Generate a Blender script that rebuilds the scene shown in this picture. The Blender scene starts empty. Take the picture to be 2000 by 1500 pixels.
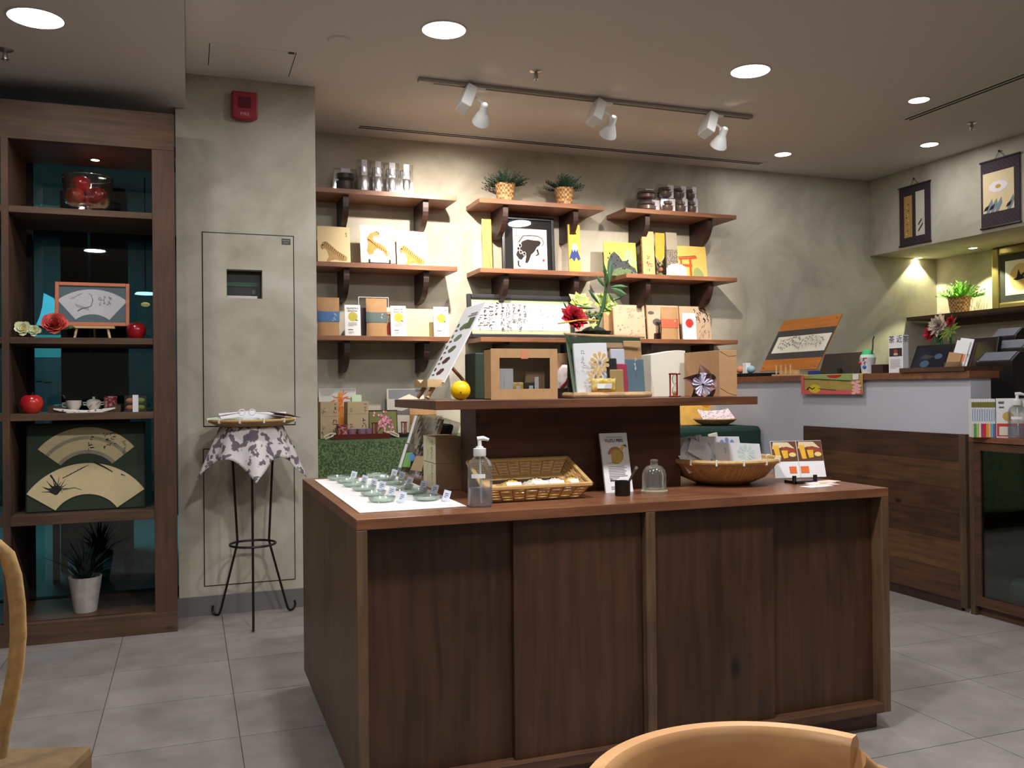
import bpy, bmesh, math, random
from mathutils import Vector, Matrix, Euler
R_ = math.radians
SC = bpy.context.scene
COL = SC.collection
random.seed(7)

# ------------------------------------------------------------------ camera
CAM_H, FPX, YAW, PITCH, ROLL = 1.17, 1731.49, .350274591, .00528714, -.00993525
def cam_axes():
    cy, sy, cp, sp, cr, sr = math.cos(YAW), math.sin(YAW), math.cos(PITCH), math.sin(PITCH), math.cos(ROLL), math.sin(ROLL)
    f = Vector((sy*cp, cy*cp, sp)); r = Vector((cy, -sy, 0)); u = r.cross(f)
    return cr*r + sr*u, -sr*r + cr*u, f
AX_R, AX_U, AX_F = cam_axes()
cd = bpy.data.cameras.new('camera'); cam = bpy.data.objects.new('camera', cd); COL.objects.link(cam)
cd.sensor_width = 36.0; cd.lens = FPX/2000*36; cd.clip_start = .02
M = Matrix((AX_R, AX_U, -AX_F)).transposed().to_4x4(); M.translation = (0, 0, CAM_H)
cam.matrix_world = M
SC.camera = cam
def ray(u, v): return AX_R*((u-1000)/FPX) - AX_U*((v-750)/FPX) + AX_F
O_ = Vector((0, 0, CAM_H))
def PX(u, v, x): d = ray(u, v); return O_ + d*(x/d.x)      # photo pixel -> point on a plane of the room
def PY(u, v, y): d = ray(u, v); return O_ + d*(y/d.y)
def PZ(u, v, z): d = ray(u, v); return O_ + d*((z-CAM_H)/d.z)

# ------------------------------------------------------------------ world, exposure
W = bpy.data.worlds.new('world'); SC.world = W; W.use_nodes = True
W.node_tree.nodes['Background'].inputs[0].default_value = (.05, .055, .06, 1)
W.node_tree.nodes['Background'].inputs[1].default_value = .3
SC.view_settings.view_transform = 'Standard'; SC.view_settings.look = 'None'
SC.view_settings.gamma = 1; SC.view_settings.use_curve_mapping = False
SC.view_settings.exposure = 0.25
BIG_W, SMALL_W, SPOT_W = 11.0, 2.9, 108.0
def lamp(name, kind, loc, power, color, size=.1, direction=(0, 0, -1), spot=None, blend=.5, spread=None):
    d = bpy.data.lights.new(name, kind); d.energy = power; d.color = color
    if kind == 'AREA': d.shape = 'DISK'; d.size = size
    else: d.shadow_soft_size = size
    if spread is not None: d.spread = spread
    if spot: d.spot_size = R_(spot); d.spot_blend = blend
    o = bpy.data.objects.new(name, d); COL.objects.link(o); o.location = loc
    o.rotation_euler = Vector(direction).to_track_quat('-Z', 'Y').to_euler(); return o
COOLW, WARMW = (1, .985, .98), (1, .80, .55)

# ------------------------------------------------------------------ materials
def lin(c):
    return tuple(((x/255)/12.92 if x <= 10 else (((x/255)+.055)/1.055)**2.4) for x in c)
MATS = {}
def _new(name):
    m = bpy.data.materials.new(name); m.use_nodes = True
    return m, m.node_tree.nodes, m.node_tree.links, m.node_tree.nodes['Principled BSDF']
def N(nt, t, **k):
    n = nt.new(t)
    for a, b in k.items():
        if a.startswith('i_'): n.inputs[a[2:]].default_value = b
        else: setattr(n, a, b)
    return n
def mat(name, c, rough=.6, metal=0, var=0, scale=30, emit=0, spec=.5, bump=0, coat=0):
    if name in MATS: return MATS[name]
    m, nt, lk, b = _new(name); c = lin(c)
    b.inputs['Base Color'].default_value = (*c, 1); b.inputs['Roughness'].default_value = rough
    b.inputs['Metallic'].default_value = metal; b.inputs['Specular IOR Level'].default_value = spec
    b.inputs['Coat Weight'].default_value = coat
    if var or bump:
        tc = N(nt, 'ShaderNodeTexCoord'); no = N(nt, 'ShaderNodeTexNoise'); no.inputs['Scale'].default_value = scale; no.inputs['Detail'].default_value = 4
        lk.new(tc.outputs['Object'], no.inputs['Vector'])
        if var:
            rp = N(nt, 'ShaderNodeValToRGB'); rp.color_ramp.elements[0].position = .3; rp.color_ramp.elements[1].position = .7
            rp.color_ramp.elements[0].color = (*[x*(1-var) for x in c], 1); rp.color_ramp.elements[1].color = (*[min(1, x*(1+var)) for x in c], 1)
            lk.new(no.outputs['Fac'], rp.inputs['Fac']); lk.new(rp.outputs[0], b.inputs['Base Color'])
        if bump:
            bp = N(nt, 'ShaderNodeBump'); bp.inputs['Strength'].default_value = bump; bp.inputs['Distance'].default_value = .002
            lk.new(no.outputs['Fac'], bp.inputs['Height']); lk.new(bp.outputs[0], b.inputs['Normal'])
    if emit:
        b.inputs['Emission Color'].default_value = (*c, 1); b.inputs['Emission Strength'].default_value = emit
    MATS[name] = m; return m
def wood(name, c1, c2, axis='x', s=1.0, rough=.45, knots=True):
    if name in MATS: return MATS[name]
    m, nt, lk, b = _new(name); c1, c2 = lin(c1), lin(c2)
    tc = N(nt, 'ShaderNodeTexCoord'); mp = N(nt, 'ShaderNodeMapping')
    sc = {'x': (1.2, 14, 14), 'y': (14, 1.2, 14), 'z': (14, 14, 1.2)}[axis]
    mp.inputs['Scale'].default_value = [q*s for q in sc]
    lk.new(tc.outputs['Object'], mp.inputs['Vector'])
    n1 = N(nt, 'ShaderNodeTexNoise'); n1.inputs['Scale'].default_value = 3; n1.inputs['Detail'].default_value = 6; n1.inputs['Distortion'].default_value = .6
    lk.new(mp.outputs[0], n1.inputs['Vector'])
    n2 = N(nt, 'ShaderNodeTexNoise'); n2.inputs['Scale'].default_value = 2.6*s; n2.inputs['Detail'].default_value = 3
    lk.new(tc.outputs['Object'], n2.inputs['Vector'])
    ad = N(nt, 'ShaderNodeMath', operation='MULTIPLY_ADD'); ad.inputs[1].default_value = .55
    mu = N(nt, 'ShaderNodeMath', operation='MULTIPLY'); mu.inputs[1].default_value = .45
    lk.new(n2.outputs['Fac'], mu.inputs[0]); lk.new(n1.outputs['Fac'], ad.inputs[0]); lk.new(mu.outputs[0], ad.inputs[2])
    rp = N(nt, 'ShaderNodeValToRGB'); rp.color_ramp.elements[0].position = .36; rp.color_ramp.elements[1].position = .66
    rp.color_ramp.elements[0].color = (*c1, 1); rp.color_ramp.elements[1].color = (*c2, 1)
    lk.new(ad.outputs[0], rp.inputs['Fac']); out = rp.outputs[0]
    if knots:
        mp2 = N(nt, 'ShaderNodeMapping'); mp2.inputs['Scale'].default_value = {'x': (.55, 1, 1), 'y': (1, .55, 1), 'z': (1, 1, .55)}[axis]
        lk.new(tc.outputs['Object'], mp2.inputs['Vector'])
        vo = N(nt, 'ShaderNodeTexVoronoi'); vo.inputs['Scale'].default_value = 5*s; lk.new(mp2.outputs[0], vo.inputs['Vector'])
        kr = N(nt, 'ShaderNodeValToRGB'); kr.color_ramp.elements[0].position = .035; kr.color_ramp.elements[1].position = .1
        kr.color_ramp.elements[0].color = (*[q*.45 for q in c1], 1); kr.color_ramp.elements[1].color = (1, 1, 1, 1)
        lk.new(vo.outputs['Distance'], kr.inputs['Fac'])
        mx = N(nt, 'ShaderNodeMix', data_type='RGBA', blend_type='MULTIPLY'); mx.inputs[0].default_value = .8
        lk.new(out, mx.inputs[6]); lk.new(kr.outputs[0], mx.inputs[7]); out = mx.outputs[2]
    lk.new(out, b.inputs['Base Color']); b.inputs['Roughness'].default_value = rough
    MATS[name] = m; return m
def plaster(name, cols, s=1.4, rough=.8):
    if name in MATS: return MATS[name]
    m, nt, lk, b = _new(name); tc = N(nt, 'ShaderNodeTexCoord')
    n1 = N(nt, 'ShaderNodeTexNoise'); n1.inputs['Scale'].default_value = s; n1.inputs['Detail'].default_value = 5; n1.inputs['Roughness'].default_value = .62; n1.inputs['Distortion'].default_value = 1.0
    lk.new(tc.outputs['Object'], n1.inputs['Vector'])
    rp = N(nt, 'ShaderNodeValToRGB'); e = rp.color_ramp.elements
    e[0].position, e[1].position = .3, .72; e[0].color = (*lin(cols[0]), 1); e[1].color = (*lin(cols[-1]), 1)
    for i, c in enumerate(cols[1:-1]):
        q = e.new(.3 + .42*(i+1)/(len(cols)-1)); q.color = (*lin(c), 1)
    lk.new(n1.outputs['Fac'], rp.inputs['Fac']); lk.new(rp.outputs[0], b.inputs['Base Color'])
    b.inputs['Roughness'].default_value = rough; MATS[name] = m; return m
def film(name, tint=(255, 255, 255), base=.05, edge=.5, rough=.05, milk=0):
    """clear glass or plastic: tinted transparency with a fresnel-weighted gloss"""
    if name in MATS: return MATS[name]
    m, nt, lk, b = _new(name); nt.remove(b); out = nt['Material Output']
    tr = N(nt, 'ShaderNodeBsdfTransparent'); tr.inputs[0].default_value = (*lin(tint), 1)
    gl = N(nt, 'ShaderNodeBsdfGlossy'); gl.inputs['Roughness'].default_value = rough
    lw = N(nt, 'ShaderNodeLayerWeight'); lw.inputs['Blend'].default_value = .35
    ma = N(nt, 'ShaderNodeMath', operation='MULTIPLY_ADD'); ma.inputs[1].default_value = edge; ma.inputs[2].default_value = base
    mx = N(nt, 'ShaderNodeMixShader'); lk.new(lw.outputs['Fresnel'], ma.inputs[0]); lk.new(ma.outputs[0], mx.inputs[0])
    src = tr.outputs[0]
    if milk:
        df = N(nt, 'ShaderNodeBsdfDiffuse'); df.inputs[0].default_value = (*lin(tint), 1); m2 = N(nt, 'ShaderNodeMixShader'); m2.inputs[0].default_value = milk
        lk.new(tr.outputs[0], m2.inputs[1]); lk.new(df.outputs[0], m2.inputs[2]); src = m2.outputs[0]
    lk.new(src, mx.inputs[1]); lk.new(gl.outputs[0], mx.inputs[2]); lk.new(mx.outputs[0], out.inputs[0])
    MATS[name] = m; return m
def weave(name, c1, c2, s=90, rough=.55):
    if name in MATS: return MATS[name]
    m, nt, lk, b = _new(name); tc = N(nt, 'ShaderNodeTexCoord')
    br = N(nt, 'ShaderNodeTexChecker'); br.inputs['Scale'].default_value = s
    br.inputs[1].default_value = (*lin(c1), 1); br.inputs[2].default_value = (*lin(c2), 1)
    no = N(nt, 'ShaderNodeTexNoise'); no.inputs['Scale'].default_value = s*.5
    mx = N(nt, 'ShaderNodeMix', data_type='VECTOR'); mx.inputs[0].default_value = .012
    lk.new(tc.outputs['Object'], mx.inputs[4]); lk.new(no.outputs['Color'], mx.inputs[5]); lk.new(mx.outputs[1], br.inputs['Vector'])
    lk.new(br.outputs[0], b.inputs['Base Color']); b.inputs['Roughness'].default_value = rough
    bp = N(nt, 'ShaderNodeBump'); bp.inputs['Strength'].default_value = .5; bp.inputs['Distance'].default_value = .002
    lk.new(br.outputs['Fac'], bp.inputs['Height']); lk.new(bp.outputs[0], b.inputs['Normal'])
    MATS[name] = m; return m
def spots(name, c1, c2, s=60, lo=.45, hi=.6, rough=.9):
    if name in MATS: return MATS[name]
    m, nt, lk, b = _new(name); tc = N(nt, 'ShaderNodeTexCoord'); no = N(nt, 'ShaderNodeTexNoise'); no.inputs['Scale'].default_value = s; no.inputs['Detail'].default_value = 2
    lk.new(tc.outputs['Object'], no.inputs['Vector']); rp = N(nt, 'ShaderNodeValToRGB')
    rp.color_ramp.elements[0].position = lo; rp.color_ramp.elements[1].position = hi
    rp.color_ramp.elements[0].color = (*lin(c1), 1); rp.color_ramp.elements[1].color = (*lin(c2), 1)
    lk.new(no.outputs['Fac'], rp.inputs['Fac']); lk.new(rp.outputs[0], b.inputs['Base Color']); b.inputs['Roughness'].default_value = rough
    MATS[name] = m; return m

WALL = plaster('plaster_wall', [(158, 151, 135), (184, 178, 162), (203, 198, 185)], 1.5)
CEIL = mat("ceiling_paint", (220, 214, 210), .9)
DARKW = wood('dark_wood_x', (52, 33, 23), (94, 63, 42), 'x')
DARKWZ = wood('dark_wood_z', (58, 43, 31), (94, 72, 52), 'z')
DARKWY = wood('dark_wood_y', (52, 33, 23), (94, 63, 42), 'y')
SIDEW = wood('island_side_wood', (72, 54, 38), (112, 86, 62), 'z')
TOPW = wood('counter_top_wood', (100, 62, 42), (140, 92, 64), 'x', rough=.33)
DOORW = wood('door_wood', (50, 31, 20), (82, 53, 33), 'z', .8)
TIERW = wood('tier_wood', (72, 42, 28), (110, 70, 46), 'x')
SHELFW = wood('shelf_wood', (118, 74, 50), (160, 108, 74), 'x', knots=False)
BRACK = mat('bracket_wood', (54, 34, 29), .5, var=.2, scale=12)
CASEW = wood('bookcase_wood', (64, 44, 30), (98, 71, 50), 'x', rough=.7)
CASEWZ = wood('bookcase_wood_z', (60, 39, 26), (90, 60, 40), 'z', rough=.65)
PINE = wood('pale_pine', (196, 160, 112), (222, 188, 140), 'x', knots=False)
BLACK = mat('black_plastic', (18, 18, 20), .35); BLACKM = mat('black_matte', (16, 15, 15), .8)
IRON = mat('wrought_iron', (30, 22, 18), .45, metal=.3)
WHITE = mat('white_card', (232, 232, 234), .6); OFFW = mat('off_white', (226, 222, 206), .7)
PLASW = mat('white_plastic', (226, 226, 224), .35)
KRAFT = mat('kraft_paper', (178, 138, 96), .75, var=.06, scale=40); KRAFTD = mat('kraft_board', (158, 128, 96), .75, var=.05, scale=30)
INK = mat('black_ink', (24, 22, 22), .8); GREYINK = mat('grey_ink', (96, 92, 90), .8); PALEINK = mat('pale_ink', (158, 154, 150), .8)
RED = mat('red_paint', (188, 32, 34), .5); CREAM = mat('cream_board', (226, 204, 158), .7); GOLDB = mat('gold_board', (222, 186, 84), .5, var=.08, scale=20)
GLASS = film('clear_glass', (250, 253, 251), .06, .6, .03, .05); WRAP = film('clear_wrap', (249, 249, 248), .09, .4, .07)
METAL = mat('brushed_steel', (190, 188, 184), .3, metal=1)
GREEN = mat('leaf_green', (46, 92, 44), .5, var=.25, scale=40)

# ------------------------------------------------------------------ mesh helpers
class MB:
    def __init__(s): s.v = []; s.f = []; s.m = []; s.cur = 0
    def add(s, vs, fs):
        o = len(s.v); s.v += [tuple(p) for p in vs]
        for f in fs: s.f.append([i+o for i in f]); s.m.append(s.cur)
        return s
    def box(s, a, b, T=None):
        (x0, y0, z0), (x1, y1, z1) = a, b
        vs = [Vector(p) for p in ((x0,y0,z0),(x1,y0,z0),(x1,y1,z0),(x0,y1,z0),(x0,y0,z1),(x1,y0,z1),(x1,y1,z1),(x0,y1,z1))]
        if T: vs = [T @ p for p in vs]
        return s.add(vs, [(0,3,2,1),(4,5,6,7),(0,1,5,4),(1,2,6,5),(2,3,7,6),(3,0,4,7)])
    def lathe(s, prof, n=24, c=(0,0,0), T=None, cap=True, sx=1, sy=1):
        vs = []; k = len(prof)
        for i in range(n):
            a = 2*math.pi*i/n
            for r, z in prof: vs.append(Vector((c[0]+r*math.cos(a)*sx, c[1]+r*math.sin(a)*sy, c[2]+z)))
        if T: vs = [T @ p for p in vs]
        fs = []
        for i in range(n):
            j = (i+1) % n
            for q in range(k-1): fs.append((i*k+q, j*k+q, j*k+q+1, i*k+q+1))
        if cap:
            if prof[0][0] > 1e-6: fs.append([i*k for i in range(n)][::-1])
            if prof[-1][0] > 1e-6: fs.append([i*k+k-1 for i in range(n)])
        return s.add(vs, fs)
    def cyl(s, r, z0, z1, n=20, c=(0,0,0), T=None): return s.lathe([(r, z0), (r, z1)], n, c, T)
    def ball(s, r, c=(0,0,0), n=16, sz=1, T=None):
        pr = [(max(1e-5, r*math.sin(math.pi*i/10)), -r*sz*math.cos(math.pi*i/10)) for i in range(11)]
        return s.lathe(pr, n, c, T, cap=False)
    def tube(s, pts, r, n=8, closed=False):
        pts = [Vector(p) for p in pts]; k = len(pts); vs = []; prev = None
        for i, p in enumerate(pts):
            if closed: d = pts[(i+1) % k]-pts[i-1]
            else: d = pts[min(i+1, k-1)]-pts[max(i-1, 0)]
            d.normalize(); up = prev if prev is not None else (Vector((0,0,1)) if abs(d.z) < .9 else Vector((1,0,0)))
            a = (up - d*up.dot(d)).normalized(); b = d.cross(a); prev = a
            rr = r[i] if isinstance(r, (list, tuple)) else r
            for j in range(n):
                t = 2*math.pi*j/n; vs.append(p + a*math.cos(t)*rr + b*math.sin(t)*rr)
        fs = [(i*n+j, i*n+(j+1) % n, ((i+1) % k)*n+(j+1) % n, ((i+1) % k)*n+j) for i in range(k if closed else k-1) for j in range(n)]
        if not closed: fs += [tuple(range(n))[::-1], tuple((k-1)*n+j for j in range(n))]
        return s.add(vs, fs)
    def prism(s, poly, d0, d1, plane='xz'):
        """extrude a 2-D polygon; plane names the polygon's axes, depth runs along the third"""
        k = len(poly)
        def P(a, b, d): return {'xz': (a, d, b), 'xy': (a, b, d), 'yz': (d, a, b)}[plane]
        vs = [P(a, b, d0) for a, b in poly] + [P(a, b, d1) for a, b in poly]
        fs = [tuple(range(k)), tuple(range(k, 2*k))[::-1]] + [(i, i+k, (i+1) % k+k, (i+1) % k) for i in range(k)]
        return s.add(vs, fs)
    def sheet(s, fn, nu, nv):
        vs = [fn(i/nu, j/nv) for j in range(nv+1) for i in range(nu+1)]
        return s.add(vs, [(j*(nu+1)+i, j*(nu+1)+i+1, (j+1)*(nu+1)+i+1, (j+1)*(nu+1)+i) for j in range(nv) for i in range(nu)])
def ob(name, mb, mats, parent=None, loc=None, rot=None, smooth=False, bev=0, solid=0, fix=True):
    me = bpy.data.meshes.new(name); me.from_pydata(mb.v, [], mb.f)
    if fix:
        b = bmesh.new(); b.from_mesh(me); bmesh.ops.recalc_face_normals(b, faces=b.faces); b.to_mesh(me); b.free()
    for m in (mats if isinstance(mats, (list, tuple)) else [mats]): me.materials.append(m)
    if len(me.materials) > 1: me.polygons.foreach_set('material_index', mb.m)
    if smooth:
        me.polygons.foreach_set('use_smooth', [True]*len(me.polygons)); me.set_sharp_from_angle(angle=R_(40))
    me.update(); o = bpy.data.objects.new(name, me); COL.objects.link(o)
    if parent: o.parent = parent
    if loc is not None: o.location = loc
    if rot is not None: o.rotation_euler = rot
    if solid: md = o.modifiers.new('solid', 'SOLIDIFY'); md.thickness = solid; md.offset = 0
    if bev: md = o.modifiers.new('bevel', 'BEVEL'); md.width = bev; md.segments = 2; md.limit_method = 'ANGLE'
    return o
def tag(o, label, cat, group=None):
    o['label'] = label; o['category'] = cat
    if group: o['group'] = group
    return o
def thing(name, label, cat, loc=(0,0,0), rotz=0, group=None, rot=None):
    o = bpy.data.objects.new(name, None); COL.objects.link(o); o.empty_display_size = .05
    o.location = loc; o.rotation_euler = rot if rot else (0, 0, rotz); return tag(o, label, cat, group)
def struct(o): o['kind'] = 'structure'; return o
def B(a, b): return MB().box(a, b)
def dup(root, loc, rotz=None, label=None, group=None):
    r = root.copy(); COL.objects.link(r); r.location = loc
    if rotz is not None: r.rotation_euler = (0, 0, rotz)
    if label: r['label'] = label
    if group: r['group'] = group
    for ch in list(root.children):
        c = ch.copy(); COL.objects.link(c); c.parent = r
        for g in ch.children: d = g.copy(); COL.objects.link(d); d.parent = c
    return r
class Art:
    """flat print on a card of size w x h: normalised coordinates, s to the right, t up, layers a hair apart"""
    def __init__(s, w, h): s.w, s.h, s.mb, s.mats, s.n = w, h, MB(), [], 0
    def _m(s, m):
        if m not in s.mats: s.mats.append(m)
        s.mb.cur = s.mats.index(m); s.n += 1; return -.0006-.00006*s.n
    def poly(s, m, pts):
        y = s._m(m); s.mb.add([((a-.5)*s.w, y, b*s.h) for a, b in pts], [tuple(range(len(pts)))]); return s
    def ell(s, m, cx, cy, rx, ry=None, n=20, a0=0, a1=360):
        ry = rx*s.w/s.h if ry is None else ry; full = (a1-a0) >= 360
        p = [(cx+rx*math.cos(R_(a0+(a1-a0)*i/n)), cy+ry*math.sin(R_(a0+(a1-a0)*i/n))) for i in range(n if full else n+1)]
        if not full: p.append((cx, cy))
        return s.poly(m, p)
    def stroke(s, m, pts, w0, w1=None):
        y = s._m(m); w1 = w0 if w1 is None else w1; P = [Vector(((a-.5)*s.w, b*s.h)) for a, b in pts]; k = len(P); vs = []
        for i, p in enumerate(P):
            d = (P[min(i+1, k-1)]-P[max(i-1, 0)])
            d = d.normalized() if d.length else Vector((1, 0)); n = Vector((-d.y, d.x)); q = (w0+(w1-w0)*i/max(1, k-1))*s.h/2
            vs += [(p.x+n.x*q, y, p.y+n.y*q), (p.x-n.x*q, y, p.y-n.y*q)]
        s.mb.add(vs, [(2*i, 2*i+1, 2*i+3, 2*i+2) for i in range(k-1)]); return s
    def rect(s, m, a, b, c, d): return s.poly(m, [(a, b), (c, b), (c, d), (a, d)])
    def glyphs(s, m, a, t, n, size, seed=0, dt=None, vertical=True):
        """a run of small brush characters"""
        rnd = random.Random(seed)
        for i in range(n):
            cx, cy = (a, t-i*(dt or size*1.25)) if vertical else (a+i*(dt or size*1.25), t)
            for _ in range(4):
                x0, y0 = cx+rnd.uniform(-.5, .3)*size*s.h/s.w, cy+rnd.uniform(-.45, .45)*size
                hz = rnd.random() < .55
                x1, y1 = (x0+rnd.uniform(.3, .8)*size*s.h/s.w, y0+rnd.uniform(-.1, .12)*size) if hz else (x0+rnd.uniform(-.2, .2)*size*s.h/s.w, y0-rnd.uniform(.3, .7)*size)
                s.stroke(m, [(x0, y0), ((x0+x1)/2, (y0+y1)/2+.04*size), (x1, y1)], size*.17, size*.09)
        return s
    def lines(s, m, a, b, t, n, dt, th):
        rnd = random.Random(n)
        for i in range(n): s.rect(m, a, t-i*dt-th, a+(b-a)*(1 if i < n-1 else .6)*rnd.uniform(.86, 1), t-i*dt)
        return s
    def put(s, parent, name='print', y=0): return ob(name, s.mb, s.mats, parent, (0, y, 0), fix=False)
def text(parent, body, size, m, loc, name='lettering', rot=(math.pi/2, 0, 0), align='CENTER', sx=1, bold=0):
    cu = bpy.data.curves.new(name, 'FONT'); cu.body = body; cu.size = size; cu.align_x = align; cu.extrude = .0002; cu.offset = bold
    t = bpy.data.objects.new(name, cu); COL.objects.link(t)
    me = bpy.data.meshes.new_from_object(t.evaluated_get(bpy.context.evaluated_depsgraph_get()))
    bpy.data.objects.remove(t); me.materials.clear(); me.materials.append(m)
    o = bpy.data.objects.new(name, me); COL.objects.link(o); o.parent = parent; o.location = loc; o.rotation_euler = rot; o.scale = (sx, 1, 1); return o
def card(name, label, cat, uL, uR, vT, vB, y, z0, m, th=.006, lean=0, group=None, part='board', x=None):
    """a flat standing thing whose outline comes from photo pixels and whose plane comes from what it stands on; x given: faces -X"""
    um = (uL+uR)/2
    if x is None:
        a, b, h = PY(uL, vB, y), PY(uR, vB, y), PY(um, vT, y).z-z0; w = b.x-a.x; loc = ((a.x+b.x)/2, y, z0); rz = 0
    else:
        a, b, h = PX(uL, vB, x), PX(uR, vB, x), PX(um, vT, x).z-z0; w = a.y-b.y; loc = (x, (a.y+b.y)/2, z0); rz = -math.pi/2
    h /= math.cos(R_(lean))
    t = thing(name, label, cat, loc, group=group); t.rotation_mode = 'XYZ'; t.rotation_euler = (R_(-lean), 0, rz)
    if lean and rz: t.rotation_euler = (Matrix.Rotation(rz, 3, 'Z') @ Matrix.Rotation(R_(-lean), 3, 'X')).to_euler()
    if m: ob(part, B((-w/2, 0, 0), (w/2, th, h)), m, t)
    return t, w, h
# ------------------------------------------------------------------ setting: room shell
CZ, LZ, YB = 2.835, 2.65, 5.78          # main ceiling, lowered ceiling, back wall
def S(name, a, b, m): return struct(ob(name, B(a, b), m))
TG = .4575
tm, nt, lk, bs = _new('floor_tile'); tc = N(nt, 'ShaderNodeTexCoord'); oi = N(nt, 'ShaderNodeObjectInfo')
no = N(nt, 'ShaderNodeTexNoise'); no.inputs['Scale'].default_value = 5; no.inputs['Detail'].default_value = 7; no.inputs['Roughness'].default_value = .65
gm = N(nt, 'ShaderNodeNewGeometry'); lk.new(gm.outputs['Position'], no.inputs['Vector'])
ma = N(nt, 'ShaderNodeMath', operation='MULTIPLY_ADD'); ma.inputs[1].default_value = .14; lk.new(oi.outputs['Random'], ma.inputs[0]); lk.new(no.outputs['Fac'], ma.inputs[2])
rp = N(nt, 'ShaderNodeValToRGB'); rp.color_ramp.elements[0].position = .35; rp.color_ramp.elements[1].position = .78
rp.color_ramp.elements[0].color = (*lin((124, 117, 114)), 1); rp.color_ramp.elements[1].color = (*lin((154, 146, 142)), 1)
lk.new(ma.outputs[0], rp.inputs['Fac']); lk.new(rp.outputs[0], bs.inputs['Base Color']); bs.inputs['Roughness'].default_value = .42
floor = S('floor', (-4.2, -3.6, -.12), (6.3, 9.6, -.004), mat('floor_grout', (92, 84, 82), .8, var=.08, scale=4))
tile_mb = B((.0016, .0016, -.004), (TG-.0016, TG-.0016, 0)); t0 = None
for i in range(-5, 9):
    for j in range(-4, 6):
        p = (.156+i*TG, 2.69+j*TG, 0)
        if t0 is None: t0 = ob('tile', tile_mb, tm, floor, p)
        else: q = t0.copy(); COL.objects.link(q); q.location = p
S('ceiling', (0, -3.6, CZ), (6.3, 5.95, 3.0), CEIL)
S('ceiling_lowered', (-4.2, -3.6, LZ), (-.002, 9.6, 3.0), CEIL)
S('wall_back', (.6, YB, 0), (6.1, YB+.15, CZ), WALL)
S('wall_right', (5.93, -3.6, 0), (6.1, YB, CZ), WALL)
S('wall_soffit', (5.23, 1.2, 2.222), (5.93, YB, CZ), WALL)
S('wall_front', (-4.2, -3.75, 0), (6.3, -3.6, CZ), WALL)
S('wall_left', (-4.2, -3.6, 0), (-4.05, 5.2, LZ), WALL)
S('wall_left_return', (-4.05, 4.75, 0), (-2.42, 5.2, LZ), WALL)
# column beside the bookcase, with the niche of the electrical panel let into its face
CY = 4.92; cx0, cx1 = -.052, .664
wa, wb = PY(443, 582, CY), PY(512, 528, CY)
def holed(mb, x0, x1, z0, z1, hx0, hx1, hz0, hz1, y0, y1):
    for a, b, c, d in ((x0, hx0, z0, z1), (hx1, x1, z0, z1), (hx0, hx1, z0, hz0), (hx0, hx1, hz1, z1)): mb.box((a, y0, c), (b, y1, d))
    return mb
colm = holed(MB(), cx0, cx1, 0, CZ, wa.x, wb.x, wa.z, wb.z, CY, CY+.12)
colm.box((cx0, CY+.12, 0), (cx1, YB+.1, CZ)); struct(ob('wall_column', colm, WALL))
S('baseboard_column', (cx0-.012, CY-.012, 0), (cx1+.012, CY, .1), mat('grey_skirting', (112, 108, 106), .6))
GAP = mat('joint_black', (24, 22, 20), .9)
def hatch(name, u0, v0, u1, v1, hole=False):
    a, b = PY(u0, v1, CY), PY(u1, v0, CY)
    def plate(g, y0, y1):
        mb = MB()
        if hole: return holed(mb, a.x+g, b.x-g, a.z+g, b.z-g, wa.x, wb.x, wa.z, wb.z, y0, y1)
        return mb.box((a.x+g, y0, a.z+g), (b.x-g, y1, b.z-g))
    o = struct(ob(name, plate(.005, CY-.004, CY-.001), WALL)); ob('joint', plate(0, CY-.0014, CY), GAP, o); return o
hatch('door_1', 397, 461, 574, 834, True); hatch('door_2', 398.5, 871, 575, 1146)
# corridor outside the bookcase glass
TEAL = mat('corridor_teal_paint', (86, 160, 165), .7)
S('wall_corridor', (-4.2, 9.0, 0), (1.2, 9.15, LZ), mat('corridor_dark_paint', (40, 50, 54), .8))
S('wall_corridor_side', (1.05, 5.93, 0), (1.2, 9.0, LZ), mat('corridor_dark_paint', (40, 50, 54), .8))
S('floor_corridor', (-4.2, 5.25, -.003), (-.055, 9.0, .002), mat('corridor_floor', (104, 134, 136), .35))
a, b = PY(60, 1000, 8.9), PY(134, 655, 8.9); S('wall_corridor_lobby', (a.x, 8.86, 0), (b.x, 9.0, b.z), TEAL)
a, b = PY(69, 1000, 8.84), PY(123, 698, 8.84)
d3 = S('door_3', (a.x, 8.82, 0), (b.x, 8.86, b.z), mat('corridor_door', (46, 66, 74), .6))
for k, (u0, u1, v0, v1) in enumerate(((85, 101, 730, 746), (70, 82, 735, 744))):
    a, b = PY(u0, v1, 8.81), PY(u1, v0, 8.81); ob('sign_plate', B((a.x, 8.812, a.z), (b.x, 8.82, b.z)), mat('teal_sign', (30, 70, 72), .5), d3)
a = PY(160, 1000, 7.2); S('wall_corridor_pier', (a.x-.13, 7.2, 0), (a.x+.05, 7.5, LZ), BLACKM)
a = PY(222, 1000, 7.0); S('wall_corridor_pier_wide', (a.x-.14, 7.0, 0), (a.x+.09, 7.3, LZ), mat('corridor_black', (20, 24, 26), .7))

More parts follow.
